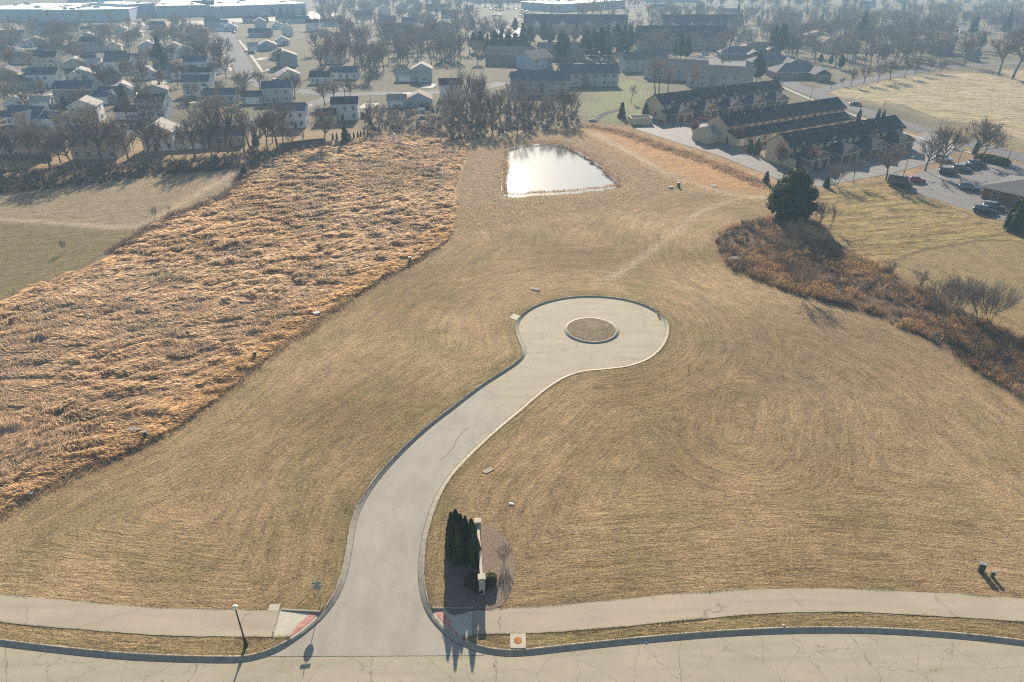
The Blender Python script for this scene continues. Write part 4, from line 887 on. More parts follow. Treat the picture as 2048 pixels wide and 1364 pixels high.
for a in [(74, 135, 9, 8, 2, 4, 'w_cream', 'r_dark'), (100, 138, 8, 8, 2, 4, 'w_cream', 'r_dark'), (232, 124, 11, 8, 1, 4, 'w_white', 'r_dark'), (182, 104, 12, 8, 2, 4, 'w_grey', 'r_dark'),
          (300, 112, 11, 9, 2, 22, 'w_grey', 'r_pale'), (228, 102, 9, 8, 1, 22, 'w_cream', 'r_tan'), (96, 108, 9, 8, 1, 4, 'w_brown', 'r_dark'), (122, 104, 9, 8, 1, 22, 'w_cream', 'r_pale'),
          (20, 112, 12, 9, 1, 22, 'w_grey', 'r_grey'), (8, 94, 8, 8, 2, 4, 'w_white', 'r_dark'), (72, 92, 13, 10, 1, 24, 'w_white', 'r_pale'), (84, 72, 13, 9, 2, 4, 'w_grey', 'r_slate'),
          (24, 78, 16, 9, 1, 4, 'w_cream', 'r_slate'), (4, 76, 9, 9, 1, 24, 'w_grey', 'r_pale'), (198, 66, 13, 8, 1, 6, 'w_cream', 'r_dark'), (242, 66, 9, 9, 1, 22, 'w_white', 'r_pale'), (268, 74, 12, 9, 1, 22, 'w_cream', 'r_pale'),
          (178, 82, 9, 8, 1, 22, 'w_grey', 'r_pale'), (312, 58, 11, 8, 1, 4, 'w_brick', 'r_dark'), (352, 66, 10, 9, 1, 22, 'w_grey', 'r_pale'), (358, 84, 9, 8, 1, 4, 'w_white', 'r_dark'), (392, 92, 13, 8, 1, 4, 'w_white', 'r_dark'),
          (386, 76, 10, 8, 1, 4, 'w_grey', 'r_slate'), (372, 112, 13, 9, 1, 20, 'w_grey', 'r_grey'), (350, 104, 10, 8, 1, 20, 'w_tan', 'r_tan'), (462, 62, 10, 9, 1, 18, 'w_white', 'r_pale'), (522, 58, 9, 9, 2, 18, 'w_grey', 'r_pale'),
          (520, 74, 16, 8, 1, 5, 'w_grey', 'r_slate'), (556, 58, 9, 9, 1, 18, 'w_white', 'r_pale'), (576, 72, 8, 9, 2, 18, 'w_white', 'r_grey'), (625, 62, 10, 8, 2, 4, 'w_white', 'r_dark'), (600, 46, 14, 8, 1, 0, 'w_grey', 'r_slate'),
          (566, 46, 12, 8, 1, 0, 'w_tan', 'r_slate'), (500, 46, 12, 8, 1, 4, 'w_grey', 'r_slate'), (656, 52, 12, 8, 1, 4, 'w_white', 'r_dark'), (424, 52, 12, 8, 1, 4, 'w_grey', 'r_slate'),
          (146, 62, 10, 8, 1, 6, 'w_cream', 'r_slate'), (118, 62, 10, 8, 1, 6, 'w_grey', 'r_slate'), (332, 118, 10, 8, 1, 6, 'w_white', 'r_slate'), (268, 130, 10, 8, 1, 6, 'w_cream', 'r_grey'), (40, 128, 11, 8, 1, 6, 'w_beige', 'r_grey')]:
    HS(*a, FR, detail=1, axis='y' if a[5] > 12 else 'x', rise=2.4, **xtra(a))
# right side suburb
RR_ = 'in the trees on the right'
def ranch(px, py, w, d, yaw, wall, roof, where, dt=2, wing=True):
    x, y = at(px, py); o = empty('ranch_house', (x, y, 0), R(yaw), cat='house'); HP.append((x, y + d / 2, w * .6))
    MB().box(-w / 2, w / 2, 0, d, -.1, 3).build('wall', M[wall], o); hip_roof(-w / 2, w / 2, 0, d, 3, d * .27).build('roof', [M[roof], M['white']], o)
    if wing: g = MB().box(w * .15, w * .5 - .05, -d * .5, 0, -.1, 2.98).build('wing', M[wall], o); gable_roof(w * .15, w * .5 - .05, -d * .5, d * .3, 3, d * .16, 'y').build('wing_roof', [M[roof], M['white']], g)
    for i in range(3): mobj('window', win_mesh(1.3, 1.2), o, (-w / 2 + (i + .6) * w * .19, 0, 1.0))
    zone(o, px_of(x, y), f'{WN[wall]} hip roofed ranch house with {RN[roof]} roof', where, 'ranch houses')
ranch(1600, 158, 24, 13, 4, 'w_brown', 'r_grey', 'beyond the townhouses'); ranch(1550, 138, 22, 13, 4, 'w_brown', 'r_grey', 'beyond the townhouses'); ranch(1480, 118, 22, 12, -6, 'w_brown', 'r_grey', 'beyond the townhouses')
ranch(1520, 108, 20, 12, -6, 'w_brown', 'r_brown', 'beyond the townhouses')
for a in [(1632, 90, 16, 9, 2, -12, 'w_tan', 'r_brown'), (1655, 104, 9, 9, 2, 10, 'w_tan', 'r_brown'), (1700, 104, 11, 9, 1, 8, 'w_grey', 'r_dark'), (1880, 108, 14, 10, 2, -14, 'w_brown', 'r_tan'), (1795, 70, 22, 10, 1, -4, 'w_brown', 'r_brown'),
          (1800, 38, 20, 9, 1, 0, 'w_steel', 'r_pale'), (1970, 36, 18, 9, 1, 0, 'w_tan', 'r_tan'), (2035, 52, 8, 9, 2, 0, 'w_white', 'r_grey'), (1950, 122, 6, 5, 1, 8, 'w_brown', 'r_grey'), (1850, 92, 12, 8, 1, 10, 'w_cream', 'r_tan'),
          (1590, 40, 14, 9, 1, 0, 'w_white', 'r_tan'), (1640, 10, 16, 9, 1, 0, 'w_white', 'r_pale'), (1900, 62, 12, 9, 1, 14, 'w_brown', 'r_brown'), (1460, 30, 14, 9, 1, 4, 'w_cream', 'r_grey'), (1700, 30, 14, 9, 1, 8, 'w_grey', 'r_brown'),
          (1320, 20, 16, 10, 1, 4, 'w_cream', 'r_grey'), (1740, 14, 14, 9, 1, 8, 'w_grey', 'r_grey'), (1890, 20, 14, 9, 1, 8, 'w_cream', 'r_brown')]:
    HS(*a, RR_, detail=1, rise=2.6, axis='y' if abs(a[5]) > 9 else 'x')
# dense far subdivision, top left of centre
DF = 'in the far dense subdivision'
for a in [(805, 24, 12, 9, 2, 14, 'w_beige', 'r_slate'), (770, 30, 12, 9, 2, 14, 'w_cream', 'r_slate'), (830, 30, 12, 9, 2, 14, 'w_beige', 'r_grey'), (855, 44, 13, 9, 2, 14, 'w_beige', 'r_dark'), (885, 58, 18, 12, 1, 14, 'w_beige', 'r_tan'),
          (775, 50, 14, 9, 1, 4, 'w_blue', 'r_slate'), (790, 66, 20, 9, 1, 2, 'w_white', 'r_slate'), (845, 78, 26, 12, 1, 0, 'w_blue', 'r_slate'), (740, 20, 12, 9, 2, 14, 'w_beige', 'r_slate'), (700, 14, 12, 9, 2, 14, 'w_cream', 'r_grey'),
          (760, 12, 12, 9, 2, 14, 'w_beige', 'r_slate'), (830, 10, 12, 9, 2, 4, 'w_cream', 'r_slate'), (900, 36, 16, 9, 1, 4, 'w_beige', 'r_dark'), (870, 22, 20, 9, 1, 4, 'w_blue', 'r_dark'), (820, 52, 13, 9, 1, 4, 'w_white', 'r_slate'), (730, 38, 13, 9, 1, 4, 'w_white', 'r_slate')]:
    HS(*a, DF, detail=1, rise=3.6, axis='y' if a[5] > 12 else 'x')

# ------------------------------------------------------------ apartments: two-storey gabled blocks with balconies
def apartment(px, py, w, d, yaw, wall, roof, where, zw=5.6, rise=3.0, doorm=0, ph='apartment block'):
    x, y = at(px, py); o = empty('apartment_building', (x, y, 0), R(yaw), cat='building'); HP.append((x, y + d / 2, w * .6))
    mb = MB(); gable(mb, -w / 2, w / 2, 0, d, -.1, zw, rise); mb.build('wall', M[wall], o)
    rf = gable_roof(-w / 2, w / 2, 0, d, zw, rise, oh=.7).build('roof', [M[roof], M['w_tan']], o)
    n = int(w / 4.2)
    for s in (0, 1):
        for i in range(n): 
            if i % 4 == 2:
                b = MB().box(-1.4, 1.4, -1.4, 0, -.1, 0).box(-1.4, -1.34, -1.4, 0, 0, 1.0).box(1.34, 1.4, -1.4, 0, 0, 1.0).box(-1.4, 1.4, -1.4, -1.34, 0, 1.0).box(-1.0, 1.0, -.06, 0, 0, 2.1).build('balcony', M['w_brown'], o, loc=(-w / 2 + (i + .5) * w / n, 0, .2 + 2.7 * s))
            else: mobj('window', win_mesh(1.2, 1.2), o, (-w / 2 + (i + .5) * w / n, 0, 1.0 + 2.7 * s))
    for sx_ in (-1, 1):
        for s in (0, 1): mobj('window', win_mesh(1.0, 1.2), o, (sx_ * w / 2, d * .5, 1.0 + 2.7 * s), rz=sx_ * math.pi / 2)
    for k in range(doorm):
        xx = -w / 2 + (k + .5) * w / doorm; g = gable_roof(xx - 2.6, xx + 2.6, -1.0, d * .5, zw - .1, 2.4, 'y', oh=.3).build('roof_gable', [M[roof], M['white']], o)
        m2 = MB(); gable(m2, xx - 2.4, xx + 2.4, -.8, d * .3, zw - 2, zw - .1, 2.3, 'y'); m2.build('gable_wall', M['w_cream'], g)
    zone(o, px_of(x, y), f'{WN[wall]} {ph} with {RN[roof]} gable roof', where, 'apartment buildings')
AP = 'around the parking court'
apartment(1180, 173, 26, 12, 6, 'w_grey', 'r_grey', AP); apartment(1082, 190, 24, 12, 6, 'w_grey', 'r_grey', AP); apartment(1290, 143, 22, 12, 6, 'w_grey', 'r_grey', AP)
apartment(1345, 160, 28, 12, -22, 'w_grey', 'r_tan', AP); apartment(1435, 176, 28, 12, -22, 'w_grey', 'r_tan', AP); apartment(1125, 120, 26, 13, 4, 'w_brown', 'r_brown', AP); apartment(1010, 130, 22, 13, -14, 'w_brown', 'r_brown', AP)
apartment(1085, 138, 14, 13, 40, 'w_steel', 'r_brown', AP)
CD = 'beyond the conifers'
apartment(1365, 98, 56, 18, 1, 'w_beige', 'r_dark', CD, zw=6.2, rise=6.5, doorm=4, ph='condominium block'); apartment(1150, 66, 78, 18, -5, 'w_beige', 'r_dark', CD, zw=6.2, rise=6, doorm=4, ph='condominium block'); apartment(1400, 68, 56, 16, 2, 'w_beige', 'r_dark', CD, zw=6.2, rise=6.5, doorm=4, ph='condominium block')

# ------------------------------------------------------------ townhouse rows
def townhouse(name_, bl, br, depth, zw, rise, units, label, garages=True, lowrear=False):
    """bl/br: ground points under the ends of the front (camera side) wall"""
    a = Vector((*bl, 0)); b = Vector((*br, 0)); L_ = (b - a).length; ang = math.atan2(b.y - a.y, b.x - a.x)
    o = empty('townhouse_row', (a.x, a.y, 0), ang, label, 'townhouses', 'townhouse rows'); HP.append(((a.x + b.x) / 2, (a.y + b.y) / 2, L_ * .5))
    mb = MB(); gable(mb, 0, L_, 0, depth, -.1, zw, rise); mb.build('wall', M['w_tan'], o)
    rf = gable_roof(0, L_, 0, depth, zw, rise, oh=.5).build('roof', [M['r_dark'], M['w_brown']], o)
    u = L_ / units; ym = depth / 2; k = rise / ym
    for i in range(1, units):   # party-wall ribs across the slope
        x = i * u; zt = zw + rise + .24; m_ = MB()
        for sgn in (-1, 1):
            y1 = ym + sgn * (ym + .5); z1 = zw - .5 * k + .24
            m_.add([(x - .1, ym, zt + .1), (x + .1, ym, zt + .1), (x + .1, y1, z1 + .1), (x - .1, y1, z1 + .1), (x - .1, ym, zt - .1), (x + .1, ym, zt - .1), (x + .1, y1, z1 - .1), (x - .1, y1, z1 - .1)],
                   [(0, 1, 2, 3), (4, 7, 6, 5), (0, 3, 7, 4), (1, 5, 6, 2), (2, 6, 7, 3)])
        m_.build('roof_rib', M['tire'], rf)
    for i in range(units):
        xc = (i + .5) * u
        for s in (-.25, .25): mobj('window', win_mesh(1.4, 1.3), o, (xc + s * u, 0, 3.75))
        q = MB().lathe([(.08, 0), (.08, .5), (.0, .52)], 6).build('vent_pipe', M['white'], rf, loc=(xc - .6, ym - 1.2, zw + rise - 1.2 * k + .1))
        if not lowrear and i % 2 == (0 if i < units / 2 else 1):
            g = gable_roof(xc + u * .25 - .8, xc + u * .25 + .8, -.2, ym * .7, zw + .35, .65, 'y', oh=.2, th=.1).build('dormer_roof', [M['r_dark'], M['w_cream']], rf)
            m3 = MB(); gable(m3, xc + u * .25 - .75, xc + u * .25 + .75, -.05, ym * .6, zw - .2, zw + .35, .6, 'y'); m3.build('dormer', M['w_cream'], rf)
    for sx_, xx in ((-1, 0), (1, L_)):
        mobj('window', win_mesh(1.3, 1.3), o, (xx, depth * .35, 1.0), rz=sx_ * math.pi / 2)
    if garages:
        gd = 5.5
        np_ = units // 2
        for i in range(np_):
            x0 = i * 2 * u + u * .35; x1 = x0 + 2 * u - u * .7; m4 = MB(); gable(m4, x0, x1, -gd, -.02, -.1, 2.8, 2.0, 'y'); g = m4.build('garage', M['w_brown'], o)
            gable_roof(x0, x1, -gd, 1.4, 2.8, 2.0, 'y', oh=.5).build('garage_roof', [M['r_dark'], M['w_cream']], g)
            for s in (.27, .73):
                mobj('garage_door', door_mesh(2.5, 2.2, 'garage_door', True), g, (x0 + (x1 - x0) * s, -gd, 0))
                m5 = MB(); xx = x0 + (x1 - x0) * s
                for q in (-1.62, 1.32): m5.box(xx + q, xx + q + .3, -gd - .14, -gd - .07, 0, 2.5)
                m5.box(xx - 1.62, xx + 1.62, -gd - .15, -gd - .07, 2.5, 2.8); m5.build('door_surround', M['w_cream'], g)
        pr = MB(); pr.add([(-.3, -2.6, 2.75), (L_ + .3, -2.6, 2.75), (L_ + .3, -.05, 3.6), (-.3, -.05, 3.6), (-.3, -2.6, 2.6), (L_ + .3, -2.6, 2.6), (L_ + .3, -.05, 3.4), (-.3, -.05, 3.4)], [(0, 1, 2, 3), (7, 6, 5, 4), (4, 5, 1, 0), (0, 3, 7, 4), (1, 5, 6, 2)])
        pr.build('porch_roof', M['r_dark'], o)
        for i in range(units): mobj('door', door_mesh(.95, 2.05), o, ((i + .5) * u + (u * .42 if i % 2 == 0 else -u * .42), -.0, .05))
        MB().box(.0, .3, -2.4, -.03, -.1, 2.6).build('end_wall', M['w_tan'], o); MB().box(L_ - .3, L_, -2.4, -.03, -.1, 2.6).build('end_wall', M['w_tan'], o)
    if lowrear:
        dd = 4.6; m6 = MB(); m6.add([(.1, -dd, -.1), (L_ - .1, -dd, -.1), (L_ - .1, -.02, -.1), (.1, -.02, -.1), (.1, -dd, 2.7), (L_ - .1, -dd, 2.7), (L_ - .1, -.02, 4.0), (.1, -.02, 4.0)], [(0, 1, 5, 4), (1, 2, 6, 5), (3, 0, 4, 7)])
        w_ = m6.build('lower_wall', M['w_tan'], o)
        MB().add([(-.3, -dd - .5, 2.65), (L_ + .3, -dd - .5, 2.65), (L_ + .3, -.03, 4.15), (-.3, -.03, 4.15), (-.3, -dd - .5, 2.5), (L_ + .3, -dd - .5, 2.5), (L_ + .3, -.03, 3.98), (-.3, -.03, 3.98)],
                 [(0, 1, 2, 3), (7, 6, 5, 4), (4, 5, 1, 0), (0, 3, 7, 4), (1, 5, 6, 2)]).build('lower_roof', M['r_dark'], o)
        for i in range(units):
            xc = (i + .5) * u; mobj('patio_door', door_mesh(1.6, 2.05, 'white'), o, (xc - u * .2, -dd, .05)); mobj('window', win_mesh(1.1, 1.2), o, (xc + u * .22, -dd, .9))
            if i: MB().box(i * u - .08, i * u + .08, -dd - .45, -.05, 2.0, 2.1).add([(i * u - .1, -dd - .5, 2.76), (i * u + .1, -dd - .5, 2.76), (i * u + .1, -.05, 4.26), (i * u - .1, -.05, 4.26), (i * u - .1, -dd - .5, 2.6), (i * u + .1, -dd - .5, 2.6), (i * u + .1, -.05, 4.1), (i * u - .1, -.05, 4.1)], [(0, 1, 2, 3), (0, 3, 7, 4), (1, 5, 6, 2), (4, 5, 1, 0)]).build('roof_rib', M['r_dark'], o)
        gx = MB(); gable(gx, -5.2, -.05, depth * .3, depth + 1, -.1, 2.8, 1.6, 'x'); g = gx.build('end_garage', M['w_tan'], o); gable_roof(-5.2, -.05, depth * .3, depth + 1, 2.8, 1.6, 'x').build('garage_roof', [M['r_tan'], M['white']], g)
    return o
def front_pts(el, er, z): return at(*el, z), at(*er, z)
townhouse('A', *front_pts((1325, 209), (1566, 178), 5.5), 8.5, 5.5, 2.7, 10, 'tan townhouse row nearest the apartments, with garages and a silver truck in front')
townhouse('B', *front_pts((1456, 252), (1691, 215), 5.5), 8.5, 5.5, 2.7, 8, 'middle tan townhouse row with a long lower back roof', garages=False, lowrear=True)
townhouse('C', *front_pts((1583, 294), (1809, 254), 5.5), 8.5, 5.5, 2.7, 8, 'tan townhouse row nearest the big parking lot, garages half hidden by bare trees')

# ------------------------------------------------------------ warehouses
def warehouse(pl, pr, depth, h, label, units=6, ribs=8, wall='w_steel'):
    a = Vector((*at(*pl), 0)); b = Vector((*at(*pr), 0)); L_ = (b - a).length
    o = empty('warehouse', (a.x, a.y, 0), math.atan2(b.y - a.y, b.x - a.x), label, 'warehouse', 'flat roofed warehouses')
    MB().box(0, L_, 0, depth, -.1, h).build('wall', M[wall], o)
    rf = MB().box(-.3, L_ + .3, -.3, depth + .3, h + .003, h + .5).build('roof', M['flatroof'], o)
    MB().box(-.35, L_ + .35, -.42, -.31, h - .4, h + .55).build('fascia', M['w_steel'], o)
    r = random.Random(int(L_))
    for k in range(ribs): MB().box(-.12, .12, -.12, 0, 0, h - .5).build('wall_joint', M['grey_metal'], o, loc=(L_ * (k + .5) / ribs, 0, 0))
    for k in range(max(2, ribs // 3)): mobj('loading_door', door_mesh(3.6, 4.0, 'grey_metal', True), o, (L_ * r.uniform(.05, .95), -.02, 0))
    for k in range(units):
        s = r.uniform(1.2, 2.6); MB().box(-s, s, -s * .6, s * .6, 0, r.uniform(1, 1.8)).build('rooftop_unit', M['grey_metal'], rf, loc=(L_ * r.uniform(.05, .95), depth * r.uniform(.1, .9), h + .5))
warehouse((-60, 42), (84, 42), 90, 9, 'white roofed grey warehouse at the far left edge', 5, 4)
warehouse((86, 44), (262, 41), 70, 9, 'white roofed blue grey warehouse behind the left houses', 9, 6)
warehouse((262, 36), (314, 32), 60, 11, 'narrow blue grey warehouse between two white roofs', 2, 3)
warehouse((316, 34), (432, 31), 100, 9, 'long white roofed warehouse behind the bare trees', 6, 6)
warehouse((434, 35), (614, 27), 110, 9, 'white roofed warehouse with a row of spruces along it', 8, 8)
warehouse((135, 3), (180, 3), 60, 8, 'distant pale warehouse behind the left white roofs', 2, 2); warehouse((195, 3), (246, 2), 60, 8, 'distant pale warehouse to the right at the top', 2, 2)
warehouse((1120, 24), (1250, 15), 60, 7, 'white flat roofed store beyond the dark condominiums', 6, 6)
warehouse((950, 6), (1080, 4), 60, 6, 'far pale flat roofed store at the top edge', 3, 3); warehouse((1290, 4), (1400, 4), 60, 6, 'far bright flat roofed store right of centre at top', 3, 3)

# ------------------------------------------------------------ office by the parking lot
def office():
    x0, y0 = at(1956, 371, 3.1); o = empty('brick_office', (x0, y0, 0), R(-56), 'low brick office with wide grey hip roof at the right edge', 'building')
    MB().box(1.2, 24, .8, 15, -.1, 3.0).build('wall', M['brick'], o)
    hip_roof(.9, 24.5, .6, 15.5, 3.1, 2.6, oh=.8).build('roof', [M['r_grey'], M['w_cream']], o)
    for i in range(4): mobj('window', win_mesh(1.4, 1.4), o, (4 + i * 5, .8, .9))
    mobj('window', win_mesh(1.8, 1.4), o, (1.2, 5, .9), rz=-math.pi / 2); mobj('door', door_mesh(1.8, 2.2, 'white'), o, (1.2, 10, .05), rz=-math.pi / 2)
office()
# ------------------------------------------------------------ streets, drives and lots
def S_(name, px, w, z=.03, mat='street'): return strip(name, px, w, z, M[mat])
S_('street', [(446, 60), (455, 75), (472, 105), (490, 142), (506, 158), (540, 174), (620, 184), (700, 190)], 9.5, .034)
S_('street', [(180, 272), (264, 262), (330, 254), (400, 247), (480, 240), (560, 228), (612, 212), (650, 200), (700, 190), (760, 187), (830, 187), (890, 183), (960, 176), (1010, 165)], 8.5, .03)
S_('street', [(-60, 92), (100, 96), (220, 92), (340, 78), (440, 73), (500, 68), (560, 60), (640, 60)], 9, .026)
S_('street', [(-60, 196), (60, 190), (110, 178), (200, 186), (260, 176), (340, 162), (400, 156), (480, 150)], 8.5, .026); S_('street', [(-60, 142), (60, 138), (160, 128), (250, 138), (330, 130), (420, 125), (470, 128)], 8, .022)
S_('pavement', [(428, 76), (446, 104), (462, 142)], 1.5, .04, 'drive'); S_('pavement', [(478, 80), (500, 108), (524, 142)], 1.5, .04, 'drive')
S_('street', [(1575, 166), (1640, 192), (1700, 213), (1790, 243), (1860, 264), (1960, 292), (2048, 316), (2300, 385)], 8.5, .034); S_('street', [(1630, 188), (1660, 176), (1740, 160), (1830, 142), (1900, 132), (2100, 124)], 7.5, .03)
S_('pavement', [(1560, 172), (1625, 200), (1690, 224), (1780, 257), (1850, 279), (1950, 308)], 1.5, .045, 'drive')
S_('street', [(1200, 104), (1300, 104), (1400, 106), (1500, 96), (1560, 106), (1580, 150), (1578, 166)], 9, .026); S_('street', [(1100, 30), (1010, 44), (985, 60), (1000, 80), (1100, 98), (1200, 104)], 11, .022)
for k, (p, w) in enumerate([([(900, 10), (1100, 14), (1300, 12), (1500, 22)], 16), ([(1560, 60), (1700, 62), (1850, 60), (2060, 50)], 10), ([(1700, 106), (1760, 100), (1790, 82)], 9), ([(1080, 4), (1500, 3)], 22)]): S_('street', p, w, .018)
for pl, z, mt, nm in [([(1270, 258), (1300, 245), (1420, 240), (1480, 262), (1462, 292), (1560, 335), (1610, 350), (1700, 335), (1800, 300), (1850, 262), (1895, 278), (1930, 292), (1880, 322), (1780, 348), (1700, 362), (1640, 374), (1600, 364), (1560, 360), (1440, 312)], .04, 'lot', 'parking_lot'),
        ([(1330, 242), (1570, 206), (1600, 214), (1420, 262), (1350, 252)], .046, 'lot', 'parking_lot'), ([(1590, 336), (1810, 292), (1850, 300), (1760, 330), (1620, 350)], .044, 'lot', 'parking_lot'),
        ([(1772, 366), (1850, 342), (1960, 314), (2048, 330), (2200, 360), (2200, 480), (2048, 455), (1985, 437), (1900, 408)], .04, 'lot', 'parking_lot'),
        ([(1015, 196), (1050, 170), (1110, 150), (1150, 134), (1200, 126), (1250, 128), (1290, 140), (1235, 142), (1160, 148), (1100, 165), (1060, 192)], .03, 'street', 'parking_lot'),
        ([(1380, 112), (1480, 108), (1530, 126), (1480, 140), (1400, 128)], .03, 'street', 'parking_lot'), ([(985, 60), (1010, 52), (1040, 56), (1055, 72), (1010, 80)], .03, 'drive', 'parking_lot'),
        ([(1760, 58), (1900, 52), (1920, 70), (1800, 78)], .024, 'street', 'parking_lot'), ([(620, 22), (680, 28), (640, 38), (612, 34)], .03, 'drive', 'parking_lot')]:
    sheet(nm, ats(pl), z, M[mt])
sheet('yard_concrete', ats([(255, 46), (440, 40), (440, 48), (300, 54)]), .02, M['drive']); sheet('yard_concrete', ats([(430, 38), (640, 32), (660, 38), (440, 46)]), .02, M['drive'])
for px, py, w in [(605, 215, 3.5), (735, 212, 6), (812, 190, 5), (855, 172, 6), (560, 172, 4), (215, 172, 6), (300, 166, 4), (95, 190, 4), (520, 118, 5), (530, 142, 4), (510, 98, 4), (180, 262, 5), (270, 250, 5), (690, 176, 4), (395, 202, 4), (330, 164, 4), (345, 140, 4), (60, 186, 4)]:
    x, y = at(px, py); sheet('driveway', [(x - w / 2, y - 5), (x + w / 2, y - 5), (x + w / 2 + .8, y + 6), (x - w / 2 + .8, y + 6)], .052, M['drive'])
sheet('footpath_trail', ats([(1186, 243), (1196, 230), (1215, 222), (1240, 218), (1240, 221), (1218, 227), (1202, 236), (1196, 246)]), .03, simple('dark_gravel', (.045, .045, .045), spec=.02))
# parking bay lines
def bays(p0, p1, n, ang, ln, nm='bay_marking', z=.052):
    a = np.array(at(*p0)); b = np.array(at(*p1)); mb = MB()
    for i in range(n):
        c = a + (b - a) * i / (n - 1); dx, dy = math.cos(ang), math.sin(ang); s = np.array([-dy, dx]) * .07; e = c + np.array([dx, dy]) * ln
        mb.add([(*(c + s), z), (*(c - s), z), (*(e - s), z), (*(e + s), z)], [(0, 1, 2, 3)])
    tag(mb.build(nm, M['line']), kind='structure')
bays((1412, 278), (1560, 330), 12, R(25), 5.2); bays((1880, 348), (1985, 322), 8, R(-35), 5, 'bay_marking'); bays((1700, 346), (1800, 322), 7, R(-60), 5, 'bay_marking', .054)
bays((1786, 366), (1850, 346), 4, R(-60), 5.2, 'bay_marking', .05)
# ------------------------------------------------------------ vehicles
def wheel_mesh():
    mb = MB(); pr = [(.0, -.1), (.2, -.1), (.21, -.115), (.33, -.115), (.345, -.09), (.345, .09), (.33, .115), (.2, .115), (.0, .115)]
    mb.lathe([(max(r, .01), z) for r, z in pr], 16); 
    for i, f in enumerate(mb.f):
        if len(f) == 4 and max(math.hypot(*mb.v[j][:2]) for j in f) < .22: mb.m[i] = 1
        if len(f) > 4: mb.m[i] = 1
    return mb.mesh('wheel', [M['tire'], M['rim']], True)
WHEEL = wheel_mesh()
SPEC = dict(
    sedan=dict(L=4.7, W=1.82, body=[(-2.35, .35, .72), (-2.2, .24, .86), (-1.5, .2, .98), (-.7, .2, .98), (.7, .2, .96), (1.6, .22, .86), (2.2, .26, .74), (2.35, .36, .6)], cab=[(-1.85, .95), (-1.15, 1.42), (.25, 1.44), (1.15, .94)]),
    suv=dict(L=4.75, W=1.92, body=[(-2.35, .45, .9), (-2.28, .3, 1.08), (-1.5, .26, 1.12), (-.7, .26, 1.1), (.8, .26, 1.08), (1.7, .28, 1.0), (2.2, .32, .9), (2.35, .42, .72)], cab=[(-2.22, 1.08), (-1.98, 1.70), (.35, 1.72), (1.1, 1.06)]),
    van=dict(L=6.0, W=2.05, body=[(-3.0, .5, 1.3), (-2.95, .35, 1.5), (-1.5, .32, 1.55), (.5, .32, 1.5), (1.6, .32, 1.4), (2.3, .34, 1.22), (2.8, .36, 1.0), (3.0, .46, .8)], cab=[(-2.95, 1.45), (-2.9, 2.62), (1.1, 2.66), (2.25, 1.25)]),
    truck=dict(L=5.7, W=1.98, body=[(-2.85, .5, 1.0), (-2.8, .36, 1.1), (-1.5, .34, 1.1), (-.6, .34, 1.1), (.8, .34, 1.12), (1.9, .36, 1.08), (2.7, .4, 1.0), (2.85, .5, .8)], cab=[(-.75, 1.08), (-.55, 1.78), (.85, 1.8), (1.55, 1.1)]))
